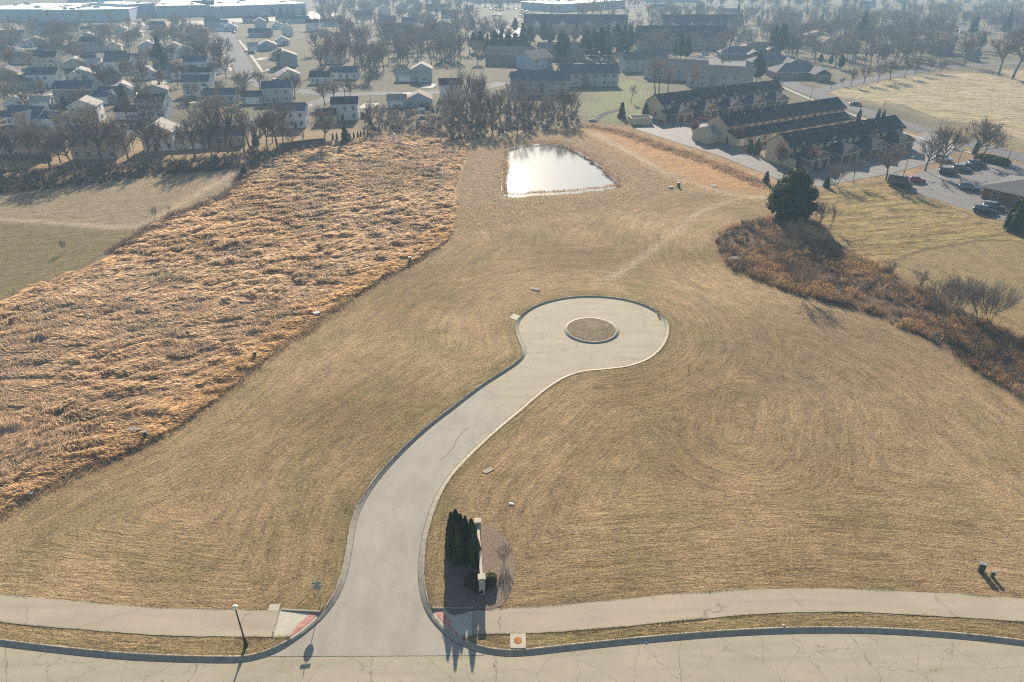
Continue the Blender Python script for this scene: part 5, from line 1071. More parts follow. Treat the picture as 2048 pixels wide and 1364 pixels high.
def car_protos(kind):
    s = SPEC[kind]; W = s['W'] / 2; mb = MB(); rings = []
    for i, (x, z0, z1) in enumerate(s['body']):
        e = min(i, len(s['body']) - 1 - i); w = W * (.82 if e == 0 else .95 if e == 1 else 1.0); m_ = (z0 + z1) / 2
        rings.append([(x, -w * .93, z0), (x, w * .93, z0), (x, w, m_), (x, w * .985, z1 - .12), (x, w * .86, z1), (x, -w * .86, z1), (x, -w * .985, z1 - .12), (x, -w, m_)])
    mb.loft(rings); body = mb.mesh('body', None or [M['c_grey']], True)
    c = s['cab']; mb = MB(); wb, wt = W * .88, W * .72
    if kind == 'van': wt = W * .84
    P = [(c[0][0], wb, c[0][1]), (c[1][0], wt, c[1][1]), (c[2][0], wt, c[2][1]), (c[3][0], wb, c[3][1])]
    lo = lambda p: (p[0], -p[1], p[2])
    mb.add([P[0], P[1], P[2], P[3], lo(P[0]), lo(P[1]), lo(P[2]), lo(P[3])], [(0, 1, 2, 3), (7, 6, 5, 4), (0, 4, 5, 1), (2, 6, 7, 3)]); glass = mb.mesh('windows', [M['glass']])
    if kind == 'van':   # mostly solid sides: glass only in front and the door
        x = [P[0], P[1], P[2], P[3]]; mb = MB(); f = .0
        mb.add([P[2], P[3], lo(P[3]), lo(P[2])], [(0, 3, 2, 1)])
        for sg in (1, -1): mb.add([(.1, sg * (wb + .005), 1.75), (.1, sg * (wt + .03), 2.35), (1.15, sg * (wt + .03), 2.35), (1.9, sg * (wb + .005), 1.72)], [(0, 1, 2, 3) if sg > 0 else (3, 2, 1, 0)]); mb.add([(-1.5, sg * (wb + .0), 1.75), (-1.5, sg * (wt + .03), 2.35), (-.3, sg * (wt + .03), 2.35), (-.3, sg * (wb + .0), 1.75)], [(0, 1, 2, 3) if sg > 0 else (3, 2, 1, 0)])
        glass = mb.mesh('windows', [M['glass']])
    mb = MB(); r0, r1 = c[1][0] - .08, c[2][0] + .1; zt = (c[1][1] + c[2][1]) / 2
    mb.loft([[(r0, -wt * .96, zt - .03), (r0, wt * .96, zt - .03), (r0, wt * .9, zt + .02), (r0, -wt * .9, zt + .02)], [(r0 + .3, -wt * 1.02, zt - .02), (r0 + .3, wt * 1.02, zt - .02), (r0 + .3, wt * .9, zt + .06), (r0 + .3, -wt * .9, zt + .06)],
             [(r1 - .3, -wt * 1.02, zt - .02), (r1 - .3, wt * 1.02, zt - .02), (r1 - .3, wt * .9, zt + .06), (r1 - .3, -wt * .9, zt + .06)], [(r1, -wt * .98, zt - .03), (r1, wt * .98, zt - .03), (r1, wt * .9, zt + .01), (r1, -wt * .9, zt + .01)]])
    for sg in (1, -1):   # pillars
        for (a, b) in ((P[0], P[1]), (P[3], P[2])): mb.tube((a[0], sg * a[1], a[2]), (b[0], sg * b[1], b[2]), .05, .045, 5)
        xm = (c[1][0] + c[2][0]) / 2; mb.tube((xm, sg * wb * 1.0, c[0][1]), (xm, sg * wt * 1.01, zt), .04, .04, 5)
    if kind == 'van': mb.add([(P[0][0] - .02, wb + .0, P[0][2]), (P[1][0] - .02, wt + .0, P[1][2]), (P[2][0] - .25, wt, P[2][2]), (P[3][0] - .6, wb, P[3][2] + .2), (P[0][0] - .02, -wb, P[0][2]), (P[1][0] - .02, -wt, P[1][2]), (P[2][0] - .25, -wt, P[2][2]), (P[3][0] - .6, -wb, P[3][2] + .2)], [(0, 1, 2, 3), (7, 6, 5, 4), (0, 4, 5, 1)])
    if kind == 'truck': mb.box(-2.8, -.8, -W * .97, -W * .86, 1.08, 1.22).box(-2.8, -.8, W * .86, W * .97, 1.08, 1.22).box(-2.82, -2.72, -W * .9, W * .9, 1.08, 1.22)
    roof = mb.mesh('roof', [M['c_grey']])
    return body, glass, roof
CARP = {k: car_protos(k) for k in SPEC}
HL = MB().loft([[(0, -.2, -.07), (0, .2, -.07), (0, .2, .07), (0, -.2, .07)], [(.06, -.17, -.05), (.06, .17, -.05), (.06, .17, .05), (.06, -.17, .05)]])
HLM = HL.mesh('headlight', [M['lamp']]); TLM = HL.mesh('taillight', [M['tail']]); PAINTED = {}
def car(kind, col, px, py, hd, label, group='parked cars', name='parked_car', cat='car', bed=False, small=False):
    x, y = at(px, py); o = empty(name, (x, y, .06), R(hd), label, cat, group); b, g, r = CARP[kind]
    for nm, me in (('body', b), ('roof', r)):
        if (nm, kind, col) not in PAINTED: m2 = me.copy(); m2.materials[0] = M[col]; PAINTED[(nm, kind, col)] = m2
        mobj(nm, PAINTED[(nm, kind, col)], o)
    mobj('windows', g, o); s = SPEC[kind]; W = s['W'] / 2; Lh = s['L'] / 2
    for sx_ in (-1, 1):
        for sy in (-1, 1):
            w = mobj('wheel', WHEEL, o, (sx_ * Lh * .62, sy * (W - .1), .34)); w.rotation_euler = (R(90), 0, 0)
            if not small:
                z = s['body'][-2][2] - .12 if sx_ > 0 else s['body'][1][2] - .14
                l = mobj('headlight' if sx_ > 0 else 'taillight', HLM if sx_ > 0 else TLM, o, (sx_ * (Lh - .1), sy * W * .66, z)); l.rotation_euler = (0, 0, 0 if sx_ > 0 else math.pi)
    if kind == 'truck': MB().box(-2.7, -.85, -W * .82, W * .82, 1.02, 1.115).build('bed', M['tire'], o)
    return o
PG = 'cars in the lot by the brick office'
car('van', 'c_van', 1799, 372, -36, 'tall grey brown panel van at the corner of the parking lot', PG, cat='van')
car('sedan', 'c_red', 1830, 364, -20, 'bright red sedan parked just right of the grey van', PG)
car('suv', 'c_navy', 1895, 348, -20, 'dark blue black hatchback at the left end of the dark car row', PG); car('suv', 'c_grey', 1922, 342, -20, 'grey SUV between the black hatchback and the black car', PG)
car('sedan', 'c_black', 1938, 337, -20, 'black car between the grey SUV and the maroon car', PG); car('suv', 'c_maroon', 1953, 333, -20, 'dark maroon SUV at the right end of the parked row', PG)
car('suv', 'c_blue', 1938, 380, -34, 'pale blue grey wagon parked above the brick office corner', PG); car('suv', 'c_navy', 1967, 426, -28, 'nearest black SUV beside the dark evergreens', PG); car('suv', 'c_grey', 1986, 419, -28, 'silver roofed wagon behind the nearest black SUV', PG)
car('suv', 'c_white', 1886, 322, -28, 'white SUV parked alone behind the two bare trees', PG)
car('sedan', 'c_maroon', 1710, 211, 152, 'dark red car driving on the road beside the tan field', 'cars on the road', 'moving_car')
car('truck', 'c_silver', 1510, 219, 150, 'silver pickup truck in front of the far townhouse garages', 'vehicles by the townhouses', 'pickup_truck', 'pickup truck')
car('truck', 'c_red', 1410, 241, 178, 'dark red pickup truck beside the far townhouse garages', 'vehicles by the townhouses', 'pickup_truck', 'pickup truck')
for a in [('suv', 'c_white', 554, 165, 60, 'white car on the driveway by the two storey curving street house'), ('sedan', 'c_silver', 82, 184, 4, 'silver sedan near the pale green houses in the left suburb'),
          ('suv', 'c_white', 218, 166, 90, 'white car on the pale driveway between dark roofs'), ('suv', 'c_black', 504, 108, 60, 'black car on a driveway right of the straight street'),
          ('sedan', 'c_white', 175, 252, 90, 'white car before the white gabled house'), ('suv', 'c_white', 262, 240, 90, 'white car left of the house with shuttered windows'), ('sedan', 'c_white', 278, 240, 90, 'second white car beside the shuttered white house'),
          ('suv', 'c_white', 845, 162, 90, 'white minivan on the driveway of the grey gabled house'), ('suv', 'c_black', 468, 66, 90, 'dark car at the top of the straight street'),
          ('suv', 'c_silver', 1410, 110, 0, 'silver car on the lot below the condominiums, left of two'), ('suv', 'c_grey', 1440, 108, 20, 'grey SUV on the lot below the condominiums, right of two'),
          ('sedan', 'c_silver', 1207, 124, 0, 'silver car in the apartment parking court'), ('sedan', 'c_black', 1238, 130, 90, 'black car left of the apartment corner'), ('suv', 'c_white', 1198, 98, 90, 'white car under the conifers'),
          ('suv', 'c_white', 1914, 64, 10, 'white car near the far right conifer'), ('sedan', 'c_silver', 1925, 66, 10, 'silver car beside the far white car'), ('sedan', 'c_silver', 1766, 54, 30, 'pale car on the far right parking lot'), ('suv', 'c_black', 1808, 42, 10, 'black car at the far pale house')]:
    car(*a, group='cars in the far streets', small=True)
r_ = random.Random(4)
for i in range(26):
    px = r_.uniform(960, 1100) if i < 10 else r_.uniform(1080, 1500); py = r_.uniform(14, 34) if i < 10 else r_.uniform(4, 16)
    o = car(r_.choice(['sedan', 'suv']), r_.choice(['c_white', 'c_silver', 'c_black', 'c_grey']), px, py, r_.choice([0, 90]), 'tmp', 'cars on the far bright lots', small=True); zone(o, px, 'far glinting parked car', 'on the bright lots at the top')

# ------------------------------------------------------------ lamp posts
def street_lamp():
    x, y = at(492, 1290); o = empty('street_lamp', (x, y, 0), 0, 'black lamp post with cream globe on the grass verge', 'street lamp'); h = 4.45
    MB().lathe([(.19, -.05), (.19, .12), (.14, .2), (.13, .75), (.09, .9), (.085, 1.0)], 12).build('base', M['black_metal'], o, True)
    MB().lathe([(.07, .9), (.055, h), (.09, h + .02), (.12, h + .1), (.10, h + .14)], 12).build('pole', M['black_metal'], o, True)
    r = .25; MB().lathe([(.08, h + .1)] + [(max(.02, r * math.sin(math.pi * k / 12)), h + .34 - r * math.cos(math.pi * k / 12)) for k in range(2, 13)], 20).build('globe', M['globe'], o, True)
street_lamp()
def lot_lamp(px, py, top, label, az=0):
    x, y = at(px, py); h = hpx((px, py), top); o = empty('light_pole', (x, y, 0), R(az), label, 'light pole', 'light poles of the parking lots')
    MB().lathe([(.25, -.05), (.25, .6), (.02, .62)], 10).build('base', M['concrete'], o); MB().tube((0, 0, .5), (0, 0, h), .1, .07, 8).tube((0, 0, h - .1), (.9, 0, h), .04, .04, 6).build('pole', M['bark'], o)
    MB().box(.7, 1.5, -.2, .2, h - .08, h + .08).build('lamp_head', M['grey_metal'], o)
for a in [(1651, 334, 284, 'short light pole near the pear trees'), (1806, 354, 314, 'light pole just behind the red sedan'), (1915, 330, 301, 'light pole between the white SUV and the car row'), (2014, 325, 296, 'light pole at the right end of the clipped hedge'),
          (1762, 236, 202, 'light pole beside the pointed evergreens on the road'), (1870, 290, 236, 'tall thin light pole behind the parking lot trees'), (1619, 206, 172, 'dark light pole at the street junction'), (1662, 177, 150, 'light pole at the corner of the tan field')]: lot_lamp(*a)
# ------------------------------------------------------------ stop sign with street name blades
def sign():
    x, y = at(641, 1207); o = empty('street_sign', (x, y, 0), R(8), 'thin post with octagonal stop sign and green street name blades', 'street sign'); P_ = M['grey_metal']
    MB().box(-.03, .03, -.03, .03, -.1, 2.75).build('post', P_, o)
    def octo(s, y0, y1, mt, nm, par=o):
        pts = [(s * math.cos(math.pi / 8 + k * math.pi / 4), s * math.sin(math.pi / 8 + k * math.pi / 4) + 2.15) for k in range(8)]
        return MB().loft([[(a, y1, b) for a, b in pts], [(a, y0, b) for a, b in pts]]).build(nm, mt, par)
    octo(.41, .035, .045, M['grey_metal'], 'plate_back'); f = octo(.41, .046, .05, M['white'], 'plate_border'); octo(.385, .0505, .053, M['red'], 'stop_plate')
    lt = MB()
    def bars(x, rs): 
        for a0, a1, b0, b1 in rs: lt.box(-x - a1 * .11, -x - a0 * .11, .0531, .056, 2.03 + b0 * .24, 2.03 + b1 * .24)
    bars(-.27, [(0, 1, .84, 1), (0, .25, .58, .84), (0, 1, .42, .58), (.75, 1, .16, .42), (0, 1, 0, .16)]); bars(-.13, [(0, 1, .84, 1), (.38, .62, 0, .84)])
    bars(.01, [(0, .25, 0, 1), (.75, 1, 0, 1), (.25, .75, .84, 1), (.25, .75, 0, .16)]); bars(.15, [(0, .25, 0, 1), (.25, 1, .84, 1), (.25, 1, .42, .58), (.75, 1, .58, .84)])
    lt.build('lettering', M['white'], o)
    MB().box(-.42, .42, -.012, .012, 2.62, 2.82).build('name_blade', M['teal'], o); MB().box(-.012, .012, -.42, .42, 2.84, 3.04).build('name_blade', M['teal'], o)
sign()
# ------------------------------------------------------------ entrance wall with arborvitae and boxwood
def wall():
    a = Vector(at(956, 1049, 1.9)); b = Vector(at(963, 1152, 1.9)); d = (b - a); L_ = d.length; o = empty('entrance_wall', (a.x, a.y, 0), math.atan2(d.y, d.x), 'long thin stone entrance wall with pale coping between evergreens and mulch', 'wall')
    w = MB(); s = L_ / 14
    for i in range(14): w.box(i * s, (i + 1) * s - .012, -.11 - .006 * (i % 2), .11 + .006 * (i % 2), -.1, 1.78)
    w.build('panel', M['stone'], o); MB().box(-.02, L_ + .02, -.135, .135, 1.785, 1.86).build('coping', M['conc_white'], o)
    for nm, x in (('far', -.3), ('near', L_ + .3)):
        p = MB().box(x - .28, x + .28, -.28, .28, -.1, 2.05).build('pillar', M['stone'], o); MB().loft([[(x + q[0] * k, q[1] * k, z) for q in ((-.36, -.36), (.36, -.36), (.36, .36), (-.36, .36))] for k, z in ((1, 2.053), (1, 2.13), (.8, 2.18))]).build('pillar_cap', M['conc_white'], p)
wall()
AW = 'beside the entrance wall'
for (px, py, top) in [(906, 1098, 1028), (914, 1090, 1022), (924, 1095, 1031), (933, 1102, 1036), (945, 1110, 1041), (919, 1122, 1048), (929, 1110, 1042), (906, 1112, 1040), (948, 1124, 1050)]:
    T('arb', px, py, top, 'dark columnar arborvitae', AW, group='arborvitae by the entrance wall', wid=.85)
BB = [ballbush(250 + i, .62 - .04 * i, 1500, .09) for i in range(3)]
for (px, py, s, lb, i) in [(944, 1170, 1.2, 'round yellow green boxwood left of the near wall pillar', 0), (981, 1166, 1.15, 'round yellow green boxwood right of the near wall pillar', 1), (962, 1182, 1.05, 'low boxwood in front of the near wall pillar', 2), (966, 1168, .9, 'small yellowish boxwood against the near wall pillar', 2)]:
    x, y = at(px, py); o = empty('boxwood_bush', (x, y, 0), px * .1, lb, 'bush', 'boxwoods at the entrance wall'); o.scale = (s, s, s); mobj('foliage', BB[i], o); MB().tube((0, 0, -.1), (0, 0, .5), .05, .04, 6).build('stem', M['bark'], o)
T('multi', 1008, 1122, 1094, 'small bare twiggy shrub', 'on the mulch bed')
# ------------------------------------------------------------ small things in the grass
def ubox(px, py, w, d, h, rz, label, col='green_box', cat='utility box', name='utility_box'):
    x, y = at(px, py); o = empty(name, (x, y, 0), R(rz), label, cat); bevel(MB().box(-w / 2, w / 2, -d / 2, d / 2, -.05, h).build('cabinet', M[col], o), .03)
    bevel(MB().box(-w / 2 - .03, w / 2 + .03, -d / 2 - .03, d / 2 + .03, h + .003, h + .09).build('lid', M['box_lid'], o), .02); MB().box(-w * .3, w * .3, -d / 2 - .02, -d / 2 - .002, h * .3, h * .75).build('door', M[col], o)
    return o
ubox(1961, 1141, .52, .45, .9, -25, 'taller dark green utility cabinet in the grass at the right edge'); ubox(1984, 1153, .3, .28, .6, -25, 'smaller utility pedestal with pale lid right of the taller cabinet')
ubox(266, 864, .7, .6, .45, 20, 'wide pale lidded utility box at the marsh edge, left of three', 'box_lid'); ubox(280, 867, .4, .4, .65, 20, 'green utility pedestal at the marsh edge, middle of three'); ubox(293, 877, .4, .4, 1.0, 20, 'upright utility pedestal at the marsh edge, right of three')
ubox(634, 632, 1.0, .8, .6, 35, 'pale utility box halfway along the marsh edge', 'box_lid'); ubox(820, 525, .45, .4, 1.1, 35, 'dark green pedestal at the upper marsh edge'); ubox(752, 547, .8, .6, .35, 35, 'low dark box at the upper marsh edge'); ubox(511, 716, .45, .4, 1.0, 35, 'dark green pedestal at the middle marsh edge')
ubox(305, 846, .35, .35, .3, 10, 'small white cap sticking out of the marsh grass', 'box_lid'); ubox(1357, 374, .6, .5, 1.1, 10, 'green pedestal below the pond corner'); ubox(1342, 376, .9, .6, .3, 10, 'low green box left of the pond corner pedestal')
ubox(62, 992, .5, .4, .35, 10, 'small pale box low in the marsh grass at lower left', 'box_lid')
def slab(name, pts, z, label, mat='concrete', th=.12, cat='slab'):
    g = ats(pts); n = len(g); V = [(x, y, z - th) for x, y in g] + [(x, y, z) for x, y in g]
    o = MB().add(V, [tuple(range(n))[::-1], tuple(range(n, 2 * n))] + [(i, (i + 1) % n, n + (i + 1) % n, n + i) for i in range(n)]).build(name, M[mat])
    bm = bmesh.new(); bm.from_mesh(o.data); bmesh.ops.recalc_face_normals(bm, faces=bm.faces); bm.to_mesh(o.data); bm.free()
    if label: tag(o, label, cat)
    return o
def slab_thing(name, pts, z, label, extra=None, mat='concrete', cat='slab'):
    c = np.mean(ats(pts), 0); o = empty(name, (c[0], c[1], 0), 0, label, cat); s = slab('slab', pts, z, None, mat); s.parent = o; s.location = (-c[0], -c[1], 0); 
    return o, c
o, c = slab_thing('storm_drain_slab', [(1021, 1297), (1052, 1297), (1051, 1267), (1020, 1267)], .055, 'square concrete drain slab with round rusty cover on the verge', cat='drain cover')
MB().lathe([(.31, .04), (.31, .07), (.28, .078), (.01, .079)], 24).lathe([(.37, .0), (.37, .058), (.33, .062), (.3, .058)], 24).build('manhole_cover', M['rust'], o, loc=(0, .02, 0))
slab('concrete_pad', [(536, 1222), (557, 1222), (561, 1209), (540, 1209)], .04, 'small pale concrete pad beside the left footpath ramp'); slab('concrete_pad', [(1019, 636), (1034, 641), (1041, 632), (1027, 627)], .04, 'small concrete pad at the left of the turning circle')
slab('concrete_pad', [(964, 944), (972, 947), (989, 939), (980, 934)], .04, 'small worn square of concrete in the grass right of the road', 'kerb')
def litter(px, py, s, mat, label):
    x, y = at(px, py); r = np.random.RandomState(int(px)); z = .03 if mat != 'blue' else -.14
    V = [(x + s * math.cos(a) * r.uniform(.6, 1.2), y + s * math.sin(a) * r.uniform(.6, 1.2), z + r.uniform(.02, .07)) for a in np.linspace(0, 6.28, 7)[:-1]] + [(x, y, z + .1)]
    tag(MB().add(V, [(i, (i + 1) % 6, 6) for i in range(6)]).build('litter', M[mat]), label, 'litter')
litter(1023, 1008, .24, 'white', 'crumpled white paper lying in the grass right of the road'); litter(1567, 1251, .12, 'white', 'small white scrap on the right verge')
litter(240, 1303.5, .12, 'blue', 'blue scrap in the gutter left of the lamp post'); litter(1292, 1284, .1, 'blue', 'tiny blue scrap in the right gutter')
def rock(px, py, s, label, flat=.5):
    x, y = at(px, py); bm = bmesh.new(); bmesh.ops.create_icosphere(bm, subdivisions=3, radius=s); r = random.Random(int(px))
    for v in bm.verts:
        n_ = float(fbm(v.co.x / s * 1.3 + px, v.co.y / s * 1.3 + v.co.z, 7)); v.co *= .7 + .6 * n_; v.co.z *= flat; v.co.x *= 1.3
    me = bpy.data.meshes.new('boulder'); bm.to_mesh(me); bm.free(); me.materials.append(M['boulder']); tag(mobj('boulder', me, None, (x, y, s * flat * .3), r.random() * 3), label, 'boulder')
rock(1470, 522, 1.1, 'large pale boulder at the left end of the brown thicket'); rock(1074, 580, .5, 'low grey rock in the grass above the turning circle', .3); rock(1064, 578, .4, 'small flat stone left of the low grey rock', .3); rock(1186, 242, 1.2, 'brown rock at the end of the gravel trail', .5)
rock(1428, 372, .8, 'flat dark stone near the orange slope', .2)
def hydrant():
    x, y = at(1316, 628); o = empty('fire_hydrant', (x, y, 0), 0, 'pale yellow hydrant beside the turning circle', 'fire hydrant')
    MB().lathe([(.16, -.05), (.16, .05), (.12, .08), (.11, .5), (.15, .53), (.15, .58), (.11, .66), (.05, .74), (.03, .8)], 12).build('barrel', M['yellow'], o, True)
    for s in (-1, 1): MB().tube((0, 0, .42), (s * .2, 0, .42), .06, .06, 8).build('nozzle', M['yellow'], o)
    MB().tube((0, .18, 0), (.05, .2, 1.25), .012, .008, 5).build('marker_rod', M['white'], o)
hydrant()
x, y = at(1377, 745); o = empty('bent_stake', (x, y, 0), 0, 'thin dark bent stake standing in grass right of the circle', 'stake'); MB().tube((0, 0, -.1), (-.1, .1, 1.1), .025, .02, 6).build('rod', M['bark'], o); MB().tube((-.1, .1, 1.08), (-.02, .2, 1.9), .02, .015, 6).build('tip', M['bark'], o)
# bin enclosure
def enclosure():
    x, y = at(1262, 250); o = empty('bin_enclosure', (x, y, 0), R(4), 'roofless tan brick bin enclosure at the end of the parking drive', 'enclosure'); W_, D_, h = 7.5, 5.5, 2.2
    for a in ((0, W_, 0, .3), (0, W_, D_ - .3, D_), (0, .3, .302, D_ - .302), (W_ - .3, W_, .302, D_ - .302)):
        w = MB().box(a[0], a[1], a[2], a[3], -.1, h).build('wall', M['w_tan'], o); MB().box(a[0] - .05, a[1] + .05, a[2] - .05, a[3] + .05, h + .003, h + .12).build('coping', M['conc_white'], w)
    for i in range(2): bevel(MB().box(1 + i * 2.8, 3.2 + i * 2.8, 1.2, 3.4, 0, 1.4).build('bin', M['green_box'], o), .06)
enclosure()
# garden fence and small yard things
def fence(pts, h, label, mat='door'):
    g = spline(ats(pts), 2.0); c = g[0]; o = empty('garden_fence', (c[0], c[1], 0), 0, label, 'fence'); mb = MB(); pb = MB()
    for a, b in zip(g[:-1], g[1:]):
        ax, ay, bx, by = a[0] - c[0], a[1] - c[1], b[0] - c[0], b[1] - c[1]; l = math.hypot(bx - ax, by - ay) or 1; nx, ny = -(by - ay) / l * .03, (bx - ax) / l * .03
        mb.add([(ax + nx, ay + ny, 0), (bx + nx, by + ny, 0), (bx - nx, by - ny, 0), (ax - nx, ay - ny, 0), (ax + nx, ay + ny, h), (bx + nx, by + ny, h), (bx - nx, by - ny, h), (ax - nx, ay - ny, h)], [(0, 1, 5, 4), (2, 3, 7, 6), (4, 5, 6, 7), (1, 2, 6, 5), (3, 0, 4, 7)])
        pb.box(ax - .07, ax + .07, ay - .07, ay + .07, 0, h + .12)
    mb.build('boards', M[mat], o); pb.build('posts', M[mat], o)
fence([(722, 234), (735, 237), (744, 250), (752, 265)], 1.8, 'dark brown board fence right of the white two storey house'); fence([(560, 298), (600, 292), (650, 287)], 1.7, 'dark board fence among the hedgerow trees', 'bark'); fence([(0, 320), (60, 318), (105, 322)], 1.5, 'dark fence behind the leftmost house', 'bark')
fence([(112, 152), (150, 158), (170, 156)], 1.7, 'brown yard fence between middle row houses', 'w_brown')
def tramp():
    x, y = at(843, 236); o = empty('trampoline', (x, y, 0), 0, 'round dark trampoline behind the small grey ranch house', 'trampoline')
    MB().lathe([(1.8, .85), (1.9, .9), (1.8, .95), (.01, .94)], 20).build('mat', M['tire'], o)
    for k in range(6): MB().tube((1.8 * math.cos(k), 1.8 * math.sin(k), 0), (1.8 * math.cos(k), 1.8 * math.sin(k), .9), .03, .03, 5).build('leg', M['grey_metal'], o)
tramp()
x, y = at(843, 228); o = empty('garden_shed', (x, y, 0), .1, 'small white shed roof by the trampoline', 'shed'); m_ = MB(); gable(m_, -1.2, 1.2, 0, 1.8, 0, 1.6, .5); m_.build('wall', M['w_white'], o); gable_roof(-1.2, 1.2, 0, 1.8, 1.6, .5, oh=.15, th=.06).build('roof', [M['white'], M['white']], o)
x, y = at(789, 282); bevel(MB().box(-.25, .25, -.2, .2, 0, 2.4).build('marker_post', M['white'], None, loc=(x, y, 0)), .03); tag(bpy.data.objects['marker_post'], 'thin white post at the edge of the marsh grass', 'post')
# clipped hedge by the lot
hb = ballbush(260, 1.4, 2600, .2, 'arb', .8)
for i, (px, py) in enumerate([(1962, 320), (1972, 322), (1983, 324), (1994, 327), (2004, 330)]):
    x, y = at(px, py); o = empty('clipped_bush', (x, y, 0), i, cat='bush'); mobj('foliage', hb, o); o.scale = (1.35, 1.35, 1.0); zone(o, px, 'dark clipped yew bush', 'in the hedge by the parking lot', 'yews by the parking lot')
# ------------------------------------------------------------ trees by survey
HR = 'in the hedgerow behind the marsh'
for px, py, top, k in [(12, 345, 262, 'bare'), (36, 342, 275, 'bare'), (70, 330, 262, 'dense'), (100, 336, 265, 'bare'), (150, 342, 265, 'bare'), (206, 332, 240, 'bare'), (232, 322, 262, 'tall'), (258, 326, 255, 'bare'), (299, 322, 248, 'bare'), (318, 316, 262, 'tall'), (345, 314, 260, 'tall'),
                       (372, 312, 262, 'bare'), (390, 318, 240, 'tall'), (412, 304, 225, 'tall'), (440, 302, 205, 'tall'), (456, 306, 240, 'bare'), (472, 300, 215, 'tall'), (488, 304, 235, 'tall'), (500, 298, 222, 'tall'), (516, 305, 250, 'dense'), (535, 300, 245, 'bare'), (556, 298, 225, 'bare'),
                       (566, 290, 235, 'bare'), (588, 292, 262, 'bare'), (610, 290, 268, 'small'), (650, 294, 232, 'bare'), (180, 318, 270, 'small'), (122, 326, 280, 'dense'), (270, 312, 275, 'small'), (425, 318, 262, 'dense'), (545, 285, 240, 'tall')]:
    T(k, px, py, top - (py - top) * .22, 'bare tree', HR, group='hedgerow trees')
T('spruce', 692, 288, 245, 'solitary dark spruce', 'at the right end of the hedgerow'); T('fir', 512, 290, 262, 'dark juniper', HR); T('fir', 489, 353, 333, 'dark round juniper', 'at the ditch end by the left field', wid=1.6)
for i, px in enumerate([666, 674, 700, 708, 716, 722, 729, 736]): T('arb', px, 278 - i * .9, 266 - i * .9, 'tiny columnar arborvitae', 'in the garden row by the marsh', group='garden arborvitae row', wid=1.0)
WD = 'in the wood behind the pond'
cl = [(748, 262, 190), (765, 256, 200), (775, 240, 180), (785, 262, 215), (800, 250, 205), (820, 262, 225), (838, 258, 228), (858, 262, 215), (872, 255, 200), (884, 250, 180), (893, 262, 200), (905, 256, 165), (920, 262, 175), (930, 255, 150), (944, 260, 170), (952, 250, 160), (962, 262, 190),
      (975, 250, 150), (985, 258, 175), (1000, 245, 165), (1012, 255, 170), (1022, 248, 178), (1035, 255, 180), (1046, 250, 170), (1058, 248, 190), (1070, 252, 200), (1082, 246, 195), (1095, 244, 180), (1106, 246, 185), (1118, 240, 170), (1128, 242, 165), (1140, 240, 170), (1152, 238, 185), (1160, 240, 190),
      (880, 230, 150), (910, 225, 140), (935, 225, 130), (960, 228, 140), (990, 222, 140), (1020, 225, 150), (1045, 222, 150), (1075, 220, 160), (1100, 225, 165), (740, 245, 205), (730, 258, 225)]
cl = [(px, py, max(top, 226) if px < 900 and py > 235 and px > 770 else top) for px, py, top in cl if not (870 < px < 905 and py < 256)]
for i, (px, py, top) in enumerate(cl):
  if i % 4 != 3: T('tall' if i % 3 != 1 else 'dense', px, py, top + 8, 'bare grey tree', WD, group='trees behind the pond')
# scattered suburb trees
def clear(x, y, m=1.5):
    return all((x - a) ** 2 + (y - b) ** 2 > (r + m) ** 2 for a, b, r in HP) and all((x - a) ** 2 + (y - b) ** 2 > 12 for a, b in TREES)
def scatter(zone_poly, n, kinds, hr, phrase, where, group, seed):
    rd = random.Random(seed); xs = [p[0] for p in zone_poly]; ys = [p[1] for p in zone_poly]; k = 0; tries = 0
    while k < n and tries < n * 60:
        tries += 1; px = rd.uniform(min(xs), max(xs)); py = rd.uniform(min(ys), max(ys))
        if not inside(np.array([px]), np.array([py]), zone_poly)[0]: continue
        x, y = at(px, py)
        if not clear(x, y, .5 if tries < n * 30 else -2): continue
        plant(rd.choice(kinds), (x, y), rd.uniform(*hr), phrase, where, group, ground=True, seed=seed * 1000 + k); k += 1
scatter([(0, 235), (400, 215), (520, 200), (500, 240), (250, 262), (0, 300)], 12, ['bare', 'dense'], (6, 10), 'bare yard tree', 'between the near suburb street and hedgerow', 'yard trees', 1)
scatter([(0, 130), (460, 110), (460, 200), (0, 235)], 34, ['bare', 'dense', 'bare', 'red'], (6, 11), 'bare yard tree', 'among the middle row houses', 'yard trees', 2)
scatter([(0, 56), (430, 50), (440, 110), (0, 130)], 32, ['bare', 'dense', 'dense'], (7, 12), 'bare yard tree', 'among the far left houses', 'yard trees', 3)
for px, py, top in [(405, 140, 78), (415, 138, 85), (430, 135, 85), (442, 132, 72), (428, 155, 115), (478, 185, 145), (490, 190, 143), (520, 182, 140), (590, 198, 150), (650, 212, 165), (668, 205, 160), (690, 196, 155), (700, 194, 160), (560, 135, 95), (540, 88, 60), (130, 100, 42), (122, 96, 40), (262, 160, 120), (280, 85, 52), (270, 90, 60), (230, 190, 178)]:
    T('bare', px, py, top, 'bare street tree', 'along the straight and curving streets', group='street trees')
for px, py, top in [(325, 134, 72), (250, 208, 168), (45, 206, 178), (108, 236, 206), (135, 218, 187), (128, 212, 190), (60, 256, 240), (248, 260, 240), (147, 100, 88), (18, 44, 30), (40, 46, 32), (60, 48, 34), (546, 30, 12), (563, 32, 12), (576, 32, 12), (588, 32, 12), (608, 32, 14), (535, 45, 30), (498, 42, 26), (570, 78, 68), (8, 236, 222)]:
    T('spruce', px, py, top, 'dark spruce', 'in the left suburb', group='suburb spruces')
scatter([(620, 60), (980, 70), (960, 140), (880, 135), (780, 135), (740, 175), (640, 150)], 34, ['bare', 'dense', 'dense', 'red'], (9, 15), 'bare grey brown tree', 'in the wood right of the left suburb', 'wood trees', 4)
CN = 'in the conifer row at the centre'
